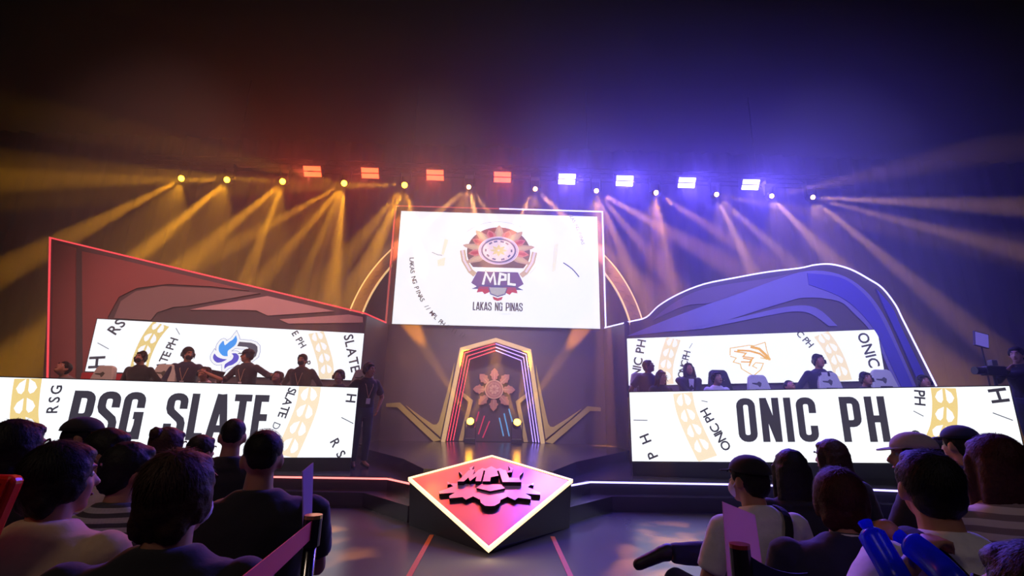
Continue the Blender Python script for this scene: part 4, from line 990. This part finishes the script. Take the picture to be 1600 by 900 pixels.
def gaming_chair(loc, rz, label, floor=.66, dark=False):
    t = thing('gaming_chair', label, 'chair', (loc[0], loc[1], floor), math.radians(rz), 'gaming chairs at the player desks')
    F_ = Fr((0, -.30, .52), (1, 0, 0), (0, -.16, .987), (0, .987, .16)); m1 = trim_m if dark else shell_m
    top = loc[2]+.14-floor; Hb = max(.55, (top-.52))
    shp = [(.20, 0), (.26, .15), (.24, Hb*.45), (.27, Hb*.62), (.235, Hb*.8), (.19, Hb*.96), (.14, Hb)]
    bk = MB().prism(shp+[(-a, b) for a, b in reversed(shp)], F_, -.05, .05).build('backrest', m1, t, bevel=.025)
    MB().prism([(.13, .06), (.15, Hb*.5), (.12, Hb*.72), (-.12, Hb*.72), (-.15, Hb*.5), (-.13, .06)], F_, .05, .075).build('back_cushion', trim_m, bk, bevel=.02)
    MB().prism([(-.05, Hb*.84), (0, Hb*.87), (.05, Hb*.84), (.03, Hb*.79), (0, Hb*.76), (-.03, Hb*.79)], F_, .05, .056).build('emblem', mark_m, bk)
    MB().prism([(.012, Hb*.80), (.16, Hb*.82), (.16, Hb*.84), (.06, Hb*.84)], F_, .05, .055).build('emblem_bar', mark_m, bk)
    MB().box((0, -.04, .47), (.52, .52, .10)).build('seat', m1, t, bevel=.03)
    for sx in (-1, 1):
        ar = MB().box((sx*.31, -.02, .70), (.08, .26, .03)).build('armrest', trim_m, t, bevel=.01); MB().tube([(sx*.31, -.02, .69), (sx*.29, -.02, .44)], .02, 8).build('arm_post', trim_m, ar)
    MB().tube([(0, -.04, .42), (0, -.04, .10)], .03, 10).build('gas_lift', trim_m, t)
    for k in range(5):
        a = 2*PI*k/5; e = (.28*math.cos(a), -.04+.28*math.sin(a)); sp = MB().tube([(0, -.04, .10), (e[0], e[1], .06)], [.03, .02], 8).build('base_spoke', trim_m, t)
        MB().ell((e[0], e[1], .03), (.03, .03, .03), nu=10, nv=6).build('castor', trim_m, sp)
    return t
def stool(p, label):
    hz = p['seat_z']; sz = hz-.14; t = thing('player_stool', label, 'stool', p.location, p.rotation_euler.z, 'low stools behind the desks')
    MB().tube([(0, .04, sz-.05), (0, .04, sz)], .19, 18).build('seat', seat_m, t)
    MB().tube([(0, .04, sz-.05), (0, .04, .03)], .025, 8).build('post', steel_m, t); MB().tube([(0, .04, 0), (0, .04, .03)], [.2, .17], 18).build('foot', steel_m, t)
# ------------------------------------------------------------------ the audience
GA = 'seated audience'
AUD = [
 dict(label='person in dark clothes at the far left edge, face turned right beyond the cream shirt', head=(-1.84, 2.15, 1.175), rz=0, hy=-12, hp=-4, lean=2, top='black', hair='medium', skin='deep', hk=1.0, strands=1500),
 dict(label='person with black hair and cream shirt in the front left corner, profile to the right', head=(-1.39, 1.85, 1.11), rz=0, hy=-24, hp=-4, lean=4, top='cream', hair='medium', hk=1.05, wide=1.3, vox=.009, strands=2600),
 dict(label='person in a black cap seen over the cream shirt, brim to the right', head=(-2.41, 3.2, 1.17), rz=-15, hy=-50, top='black', hair='short', extras=('cap',), hk=.98),
 dict(label='person with dark hair and pale pink shirt, profile right, below the black cap', head=(-1.91, 2.75, 1.12), rz=-15, hy=-60, top='pale_pink', hair='short', hk=1.05),
 dict(label='person in a grey patterned knit sweater with a pale face mask', head=(-1.51, 2.35, 1.08), rz=5, hy=-35, lean=10, wide=1.15, top='knit', sleeve='long', hair='short', extras=('mask',), hk=1.04),
 dict(label='person with copper tinted hair and black shirt, mask at the right cheek, front row left', head=(-.78, 1.5, 1.12), rz=6, hy=-12, hp=-6, lean=4, wide=1.3, top='black', hair='medium', hc='brown', extras=('mask',), hk=1.0, vox=.009, strands=2600),
 dict(label='person with brown hair in a bun, small, in front of the letter S', head=(-2.02, 3.4, 1.11), rz=-8, hy=-10, top='charcoal', hair='medium', hc='brown', extras=('bun',), hk=1.05),
 dict(label='person with dark hair just right of the brown hair bun', head=(-2.25, 4.2, 1.03), rz=-5, hy=-15, top='black', hair='short', hk=1.05),
 dict(label='person with short black hair and bare neck in black shirt below the letter A', head=(-1.72, 3.6, 1.175), rz=24, hy=0, lean=0, top='black', hair='fade', skin='tan', wide=1.15),
 dict(label='broad person with faded haircut and black shirt beside the red belt post', head=(-.94, 2.35, 1.145), rz=22, hy=0, lean=2, top='black', hair='fade', skin='tan', wide=1.4, hk=1.02, vox=.010, strands=1800),
 dict(label='person in black cap and white shirt with bag strap, legs crossed, looking left', head=(1.42, 2.7, 1.05), rz=8, hy=16, hp=-4, wide=1.15, lean=14, top='white', hair='short', extras=('cap', 'mask', 'strap'), skin='tan', hk=1.0, vox=.010,
      legs={'L': ((1.12, 3.02, .48), (1.0, 3.08, .10), (.92, 3.2, .05)), 'R': ((1.42, 3.12, .60), (1.10, 3.10, .60), (.98, 3.10, .55))}, bottom='navy'),
 dict(label='person with long dark hair beside the black cap and white shirt', head=(1.94, 3.2, 1.05), rz=-12, hy=0, top='black', hair='long', hc='black', skin='light', hk=1.08),
 dict(label='person with shoulder length dark hair facing left, above the reddish hair', head=(2.53, 3.7, 1.10), rz=0, hy=25, top='charcoal', hair='bob', hc='brown', skin='light', hk=1.08),
 dict(label='person with reddish tinted hair and navy shirt with thin white collar line', head=(1.55, 2.18, 1.035), rz=-22, hy=-4, hp=-8, lean=10, top='navy', hair='medium', hc='auburn', extras=('collar',), hk=1.1, wide=1.35, vox=.009, strands=2400, arms={'R': (1.655, 2.16, .93)}, curl=.9),  # auburn puts the red stage light into this hair colour
 dict(label='person in a pale grey cap facing left with red lanyard', head=(2.36, 2.75, 1.18), rz=25, hy=35, top='black', hair='short', extras=('cap_grey', 'lanyard_red'), skin='tan', hk=1.0),
 dict(label='person with dark hair and white shirt with black strap, holding a blue cheering stick', head=(1.52, 1.68, 1.15), rz=-14, hy=-2, hp=-14, lean=12, top='white', hair='short', extras=('strap_left',), skin='tan', hk=.97, vox=.009, strands=2600, wide=1.08, arms={'L': (1.31, 1.53, 0.97)}, curl=1.1),
 dict(label='person in a navy cap at the right, in front of the desk screen', head=(3.14, 3.3, 1.22), rz=0, hy=10, top='black', hair='short', extras=('cap_navy',), skin='light'),
 dict(label='person with dark hair between the pale cap and the navy cap', head=(3.51, 3.9, 1.13), rz=15, hy=12, top='charcoal', hair='short'),
 dict(label='person with long dark red hair and cream striped shirt at the right edge', head=(2.27, 2.2, 1.18), rz=-12, hy=6, hp=-4, top='cream_stripe', hair='bob', hc='auburn', skin='light', hk=1.12, wide=1.25, vox=.010, strands=2200),
 dict(label='dark haired person cut off by the bottom right corner', head=(1.12, .99, 1.02), rz=10, hy=0, top='black', hair='short', vox=.010, strands=1800),
]
CH = ('under the person in dark clothes at the far left', 'under the person in the cream shirt', 'under the person in the black cap at left', 'under the person in the pale pink shirt', 'under the person in the knit sweater', 'under the person with copper tinted hair', 'under the person with the hair bun', 'right of the chair under the hair bun', 'under the person below the letter A', 'beside the red belt post',
      'under the person with crossed legs', 'under the person with long dark hair', 'under the person with shoulder length hair', 'under the person in the navy shirt', 'under the person in the pale grey cap', 'under the person with the black strap', 'under the person in the navy cap', 'between the two capped persons at right', 'under the person in the striped shirt', 'in the bottom right corner')
for a, c in zip(AUD, CH):
    p = person(group=GA, **a); audience_chair(p, 'black event chair '+c)

# ------------------------------------------------------------------ players, hosts and staff on the stage
FL = .66; GS = 'players and staff on the stage'
st = dict(sit=False, floor=FL, vox=.014, group=GS, wide=1.15); se = dict(sit=True, floor=FL, vox=.014, group=GS, sc=1.10)
person('player looking down in a pale chair at the far left of the desk', (-7.68, 9.1, 2.02), 170, lean=22, hp=-40, top='grey', hair='short', **se)
person('person in black jacket with headset and black mask beside a pale chair', (-6.89, 9.85, 2.31), 180, hy=-6, hp=-8, top='black', sleeve='long', extras=('headset', 'mask_black'), **st)
person('host in navy blazer and headset facing right, arm reaching to a player', (-6.24, 10.25, 2.44), 195, hy=40, top='navy', sleeve='long', extras=('headset', 'mask_black', 'lanyard'), arms={'L': (-5.72, 9.95, 2.08), 'R': (-6.4, 9.9, 1.75)}, **st)
p4 = person('player with dark headset and pale sleeves below the navy blazer host', (-5.48, 9.6, 2.02), 180, lean=20, hp=-30, top='white', extras=('headset',), arms={'L': (-5.33, 9.42, 2.02)}, hc='brown', **se)
person('host in charcoal blazer with cap and headset holding a dark tablet, facing left', (-5.12, 10.4, 2.46), 165, hy=-42, top='charcoal', sleeve='long', extras=('headset', 'lanyard', 'cap'), hc='brown', arms={'R': (-5.42, 10.05, 1.95), 'L': (-4.42, 10.1, 2.05)}, **st)
p6 = person('player with reddish hair and headset under the charcoal blazer host arm', (-4.19, 9.8, 1.98), 180, lean=22, hp=-34, top='white', extras=('headset',), hc='auburn', **se)
person('person in black zipped jacket with lanyard and black mask before the white screen', (-4.06, 10.6, 2.41), 180, top='black', sleeve='long', extras=('lanyard', 'mask_black'), **st)
person('player in dark cap and headset at the inner end of the left desk', (-3.07, 10.0, 2.04), 178, lean=14, hp=-14, top='black', extras=('headset',), **se)
person('staff member in black polo with badge beside the left desk end, facing right', (-2.30, 9.3, 2.13), 215, sit=False, floor=.4, hy=35, top='black', sleeve='short', extras=('lanyard', 'headset'), skin='tan', vox=.012, group=GS)
person('person in dark polo standing at the inner end of the right desk, looking right', (3.27, 10.4, 2.42), 205, hy=25, hp=-16, top='navy', sleeve='short', skin='deep', **st)
person('player with glasses and headset at the inner end of the right desk', (3.40, 10.0, 2.16), 195, lean=8, hy=15, top='black', hair='bob', extras=('headset', 'glasses'), skin='light', hc='brown', **se)
person('host with long hair in dark blazer and white shirt, looking down', (4.2, 10.6, 2.40), 180, hp=-24, top='charcoal', sleeve='long', hair='bob', hk=1.05, extras=('vshirt',), arms={'L': (4.12, 10.3, 1.85), 'R': (4.3, 10.3, 1.85)}, **st)
person('player in white shirt with dark headset next to the long haired host', (4.45, 9.8, 2.15), 180, lean=12, hy=12, hp=-12, top='white', extras=('headset',), skin='light', **se)
person('person with dark hair bent down beside a pale chair at the right desk', (5.78, 9.6, 2.0), 180, lean=24, hp=-46, top='navy', sleeve='long', **se)
person('host with headset in navy blazer and cream shirt at the right desk', (6.82, 10.2, 2.58), 180, hp=-14, top='navy', sleeve='long', extras=('headset', 'vshirt'), arms={'L': (7.15, 10.0, 1.9)}, **st)
person('player with headset in front of a pale chair, right of the navy blazer host', (7.10, 9.3, 2.15), 178, lean=12, hp=-14, top='black', extras=('headset',), **se)
person('player with headset at the outer end of the right desk', (8.05, 9.1, 2.1), 175, lean=14, hy=-10, hp=-18, top='black', extras=('headset',), **se)
for loc, rz, lb, dk in (((-7.60, 9.45, 2.02), 170, 'pale gaming chair behind the far left player', 0), ((-6.60, 9.75, 2.10), 178, 'pale gaming chair between the black jacket and the navy blazer', 0), ((-2.86, 10.35, 2.13), 172, 'pale gaming chair at the inner end of the left desk', 0),
                        ((5.62, 9.95, 2.16), 186, 'pale gaming chair beside the person bent down', 0), ((6.92, 9.65, 2.22), 182, 'pale gaming chair next to the navy blazer host', 0), ((7.88, 9.45, 2.28), 178, 'pale gaming chair nearest the outer end of the right desk', 0),
                        ((3.26, 10.3, 2.18), 190, 'pale gaming chair behind the player with glasses', 0), ((4.86, 10.15, 2.27), 182, 'dark gaming chair right of the player in white shirt', 1)):
    gaming_chair(loc, rz, lb, dark=bool(dk))
stool(p4, 'low stool under the player with pale sleeves'); stool(p6, 'low stool under the player with reddish hair')
tb = thing('tablet', 'dark tablet held by the charcoal blazer host', 'tablet', (-5.47, 9.97, 2.03))
rt_ = Matrix.Rotation(.9, 3, 'X') @ Matrix.Rotation(.25, 3, 'Y')
MB().box((0, 0, 0), (.30, .20, .012), rt_).build('case', gear_m, tb, bevel=.004); MB().box(rt_ @ V((0, 0, .008)), (.27, .17, .003), rt_).build('display', M('tablet_glass', (.02, .02, .03), .1), tb)

# camera operator, camera and monitor in the dark at the right
person('camera operator in dark clothes at the right edge behind the desk end', (9.40, 8.6, 2.58), 120, sit=False, floor=.66, top='black', sleeve='long', skin='light', vox=.014, arms={'L': (9.0, 8.75, 2.32), 'R': (9.05, 8.45, 2.32)}, group=GS)
vc = thing('video_camera', 'video camera on a stand in front of the camera operator', 'camera', (8.85, 8.55, .66))
MB().box((0, 0, 1.62), (.34, .16, .16)).build('camera_body', fix_m, vc, bevel=.015); MB().tube([(-.17, 0, 1.62), (-.34, 0, 1.62)], [.06, .07], 14).build('camera_lens', fix_m, vc)
MB().box((.02, 0, 1.76), (.10, .10, .10)).build('viewfinder', M('camera_grey', srgb(90, 88, 96), .4), vc, bevel=.01)
MB().tube([(0, 0, 1.54), (0, 0, .55)], .025, 8).build('stand_column', fix_m, vc)
for k in range(3):
    a = 2*PI*k/3+.4; MB().tube([(0, 0, .75), (.4*math.cos(a), .4*math.sin(a), 0)], .016, 8).build('stand_leg', fix_m, vc)
mo = thing('monitor', 'small lilac lit monitor on a thin stand right of the set', 'monitor', (9.21, 9.0, .66))
rm = Matrix.Rotation(.18, 3, 'Y') @ Matrix.Rotation(.15, 3, 'Z')
MB().box((0, 0, 2.25), (.32, .03, .28), rm).build('housing', fix_m, mo); MB().box((0, -.018, 2.25), (.29, .004, .25), rm).build('display', pix('monitor_glow', (96, 84, 178)), mo)
MB().tube([(0, .02, 2.14), (0, .02, .02)], .014, 8).build('pole', fix_m, mo); MB().tube([(0, .02, 0), (0, .02, .03)], .16, 16).build('foot', fix_m, mo)

# ------------------------------------------------------------------ belt posts, signs, cheering sticks
chrome = M('post_chrome', srgb(150, 150, 160), .15, metal=1.0); post_k = M('post_black', srgb(30, 28, 34), .3); brass = M('post_top', srgb(220, 190, 110), .3, metal=.8)
def belt_post(x, y, h, label, topm):
    t = thing('belt_post', label, 'barrier post', (x, y, 0), group='belt barrier posts')
    MB().tube([(0, 0, 0), (0, 0, .02), (0, 0, .035)], [.16, .16, .05], 24).build('foot', post_k, t)
    MB().tube([(0, 0, .03), (0, 0, h-.10)], .022, 16).build('pole', chrome, t, smooth=True)
    MB().tube([(0, 0, h-.10), (0, 0, h-.012)], .031, 16).build('cassette', post_k, t); MB().tube([(0, 0, h-.012), (0, 0, h)], .031, 16).build('top_cap', topm, t)
belt_post(-.535, 1.9, 1.0, 'chrome belt post with brass coloured top at the left, holding the red belt', brass)
belt_post(.885, 1.7, .97, 'dark belt post with a red lit top rim at the right, before the white shirt', M('post_top_red', srgb(170, 60, 60), .3))
def belt(a, b, label, mat, sag=.02, w=.05):
    a, b = V(a), V(b); mb = MB(); n = 10; vs = []
    for i in range(n+1):
        p = a.lerp(b, i/n)-V((0, 0, sag*4*(i/n)*(1-i/n))); vs += [p-V((0, 0, w/2)), p+V((0, 0, w/2))]
    o = mb.add(vs, [(2*i, 2*i+2, 2*i+3, 2*i+1) for i in range(n)]).build('barrier_belt', mat)
    o.modifiers.new('thick', 'SOLIDIFY').thickness = .003; tag(o, label, 'barrier belt', 'barrier belts')
belt((-.53, 1.87, .955), (-.36, .75, 1.0), 'crimson barrier belt running from the left post towards the viewer', M('belt_crimson', srgb(214, 34, 78), .6), sag=.0, w=.06)
belt((.90, 1.69, .91), (1.06, 1.64, .87), 'short dark blue belt right of the dark belt post', M('belt_navy', srgb(30, 30, 90), .6), w=.07)
def sheet(P, label, mat):
    a = [V(p) for p in P]; o = MB().add(a, [(0, 1, 2, 3)]).build('sign_sheet', mat); o.modifiers.new('thick', 'SOLIDIFY').thickness = .004
    nt = mat.node_tree; tl = nt.nodes.new('ShaderNodeBsdfTranslucent'); mx = nt.nodes.new('ShaderNodeMixShader'); mx.inputs[0].default_value = .6
    tl.inputs[0].default_value = (.75, .55, .6, 1); b_ = nt.nodes['Principled BSDF']; nt.links.new(b_.outputs[0], mx.inputs[1]); nt.links.new(tl.outputs[0], mx.inputs[2]); nt.links.new(mx.outputs[0], nt.nodes['Material Output'].inputs[0])
    tag(o, label, 'sign', 'blank sign sheets on the posts')
sheet([(-.565, 1.93, .88), (-.60, 2.10, .88), (-.625, 2.10, 1.155), (-.60, 1.93, 1.14)], 'tall narrow lilac lit sign sheet seen edge on at the left post', M('sheet_lilac', srgb(176, 160, 226), .6))
sheet([(.865, 1.76, .86), (.985, 1.76, .84), (.975, 1.76, 1.045), (.868, 1.76, 1.085)], 'blank pinkish sign sheet standing behind the right post', M('sheet_pink', srgb(205, 150, 146), .6))
stick_m = M('stick_blue', srgb(36, 62, 216), .25, spec=.7); 
_n = stick_m.node_tree; _t = _n.nodes.new('ShaderNodeBsdfTranslucent'); _x = _n.nodes.new('ShaderNodeMixShader'); _x.inputs[0].default_value = .6; _t.inputs[0].default_value = (.06, .12, .95, 1)
_n.links.new(_n.nodes['Principled BSDF'].outputs[0], _x.inputs[1]); _n.links.new(_t.outputs[0], _x.inputs[2]); _n.links.new(_x.outputs[0], _n.nodes['Material Output'].inputs[0])
def stick(pts, label, r=.038):
    P = smooth_path(pts, 4); n = len(P); rad = [r*min(1, .35+2.2*min(i, n-1-i)/n*2) for i in range(n)]
    t = thing('cheering_stick', label, 'cheering stick', P[n//2], group='blue inflatable sticks')
    on(t, MB().tube(P, rad, 14), 'inflated_tube', stick_m, smooth=True)
    for e, q in ((0, 1), (n-1, n-2)):
        d = (V(P[e])-V(P[q])).normalized(); on(t, MB().tube([V(P[e]), V(P[e])+d*.02], [.016, .02], 8), 'end_seam', stick_m)
stick([(1.24, 1.6, 1.04), (1.24, 1.57, 1.0), (1.24, 1.53, 0.95), (1.23, 1.48, 0.9)], 'blue inflatable cheering stick beside the navy shirt')
stick([(1.27, 1.5, 1.03), (1.28, 1.46, 1.01), (1.28, 1.4, 0.98), (1.26, 1.33, 0.95)], 'blue inflatable cheering stick in the hand of the white shirt person', .036)
rb = thing('red_panel', 'glossy bright red plastic panel at the left frame edge', 'panel', (-1.38, 1.6, 0))
rm_ = M('red_plastic', srgb(235, 40, 24), .3, emit=(1, .06, .02), es=.0, spec=.6)
RFR = Fr((0, 1.62, 0), (1, 0, 0), (0, 0, 1), (0, -1, 0))
on(rb, MB().prism([(-1.52, .95), (-1.36, .95), (-1.325, 1.135), (-1.34, 1.15), (-1.52, 1.15)], RFR, -.02, .02), 'panel', rm_, bevel=.01)
on(rb, MB().stroke([(-1.375, .96), (-1.345, 1.135), (-1.52, 1.135)], .012, RFR, .02, .028), 'edge_bead', rm_)
on(rb, MB().tube([(-1.44, 1.62, .96), (-1.44, 1.62, 0)], .015, 8), 'post', steel_m)
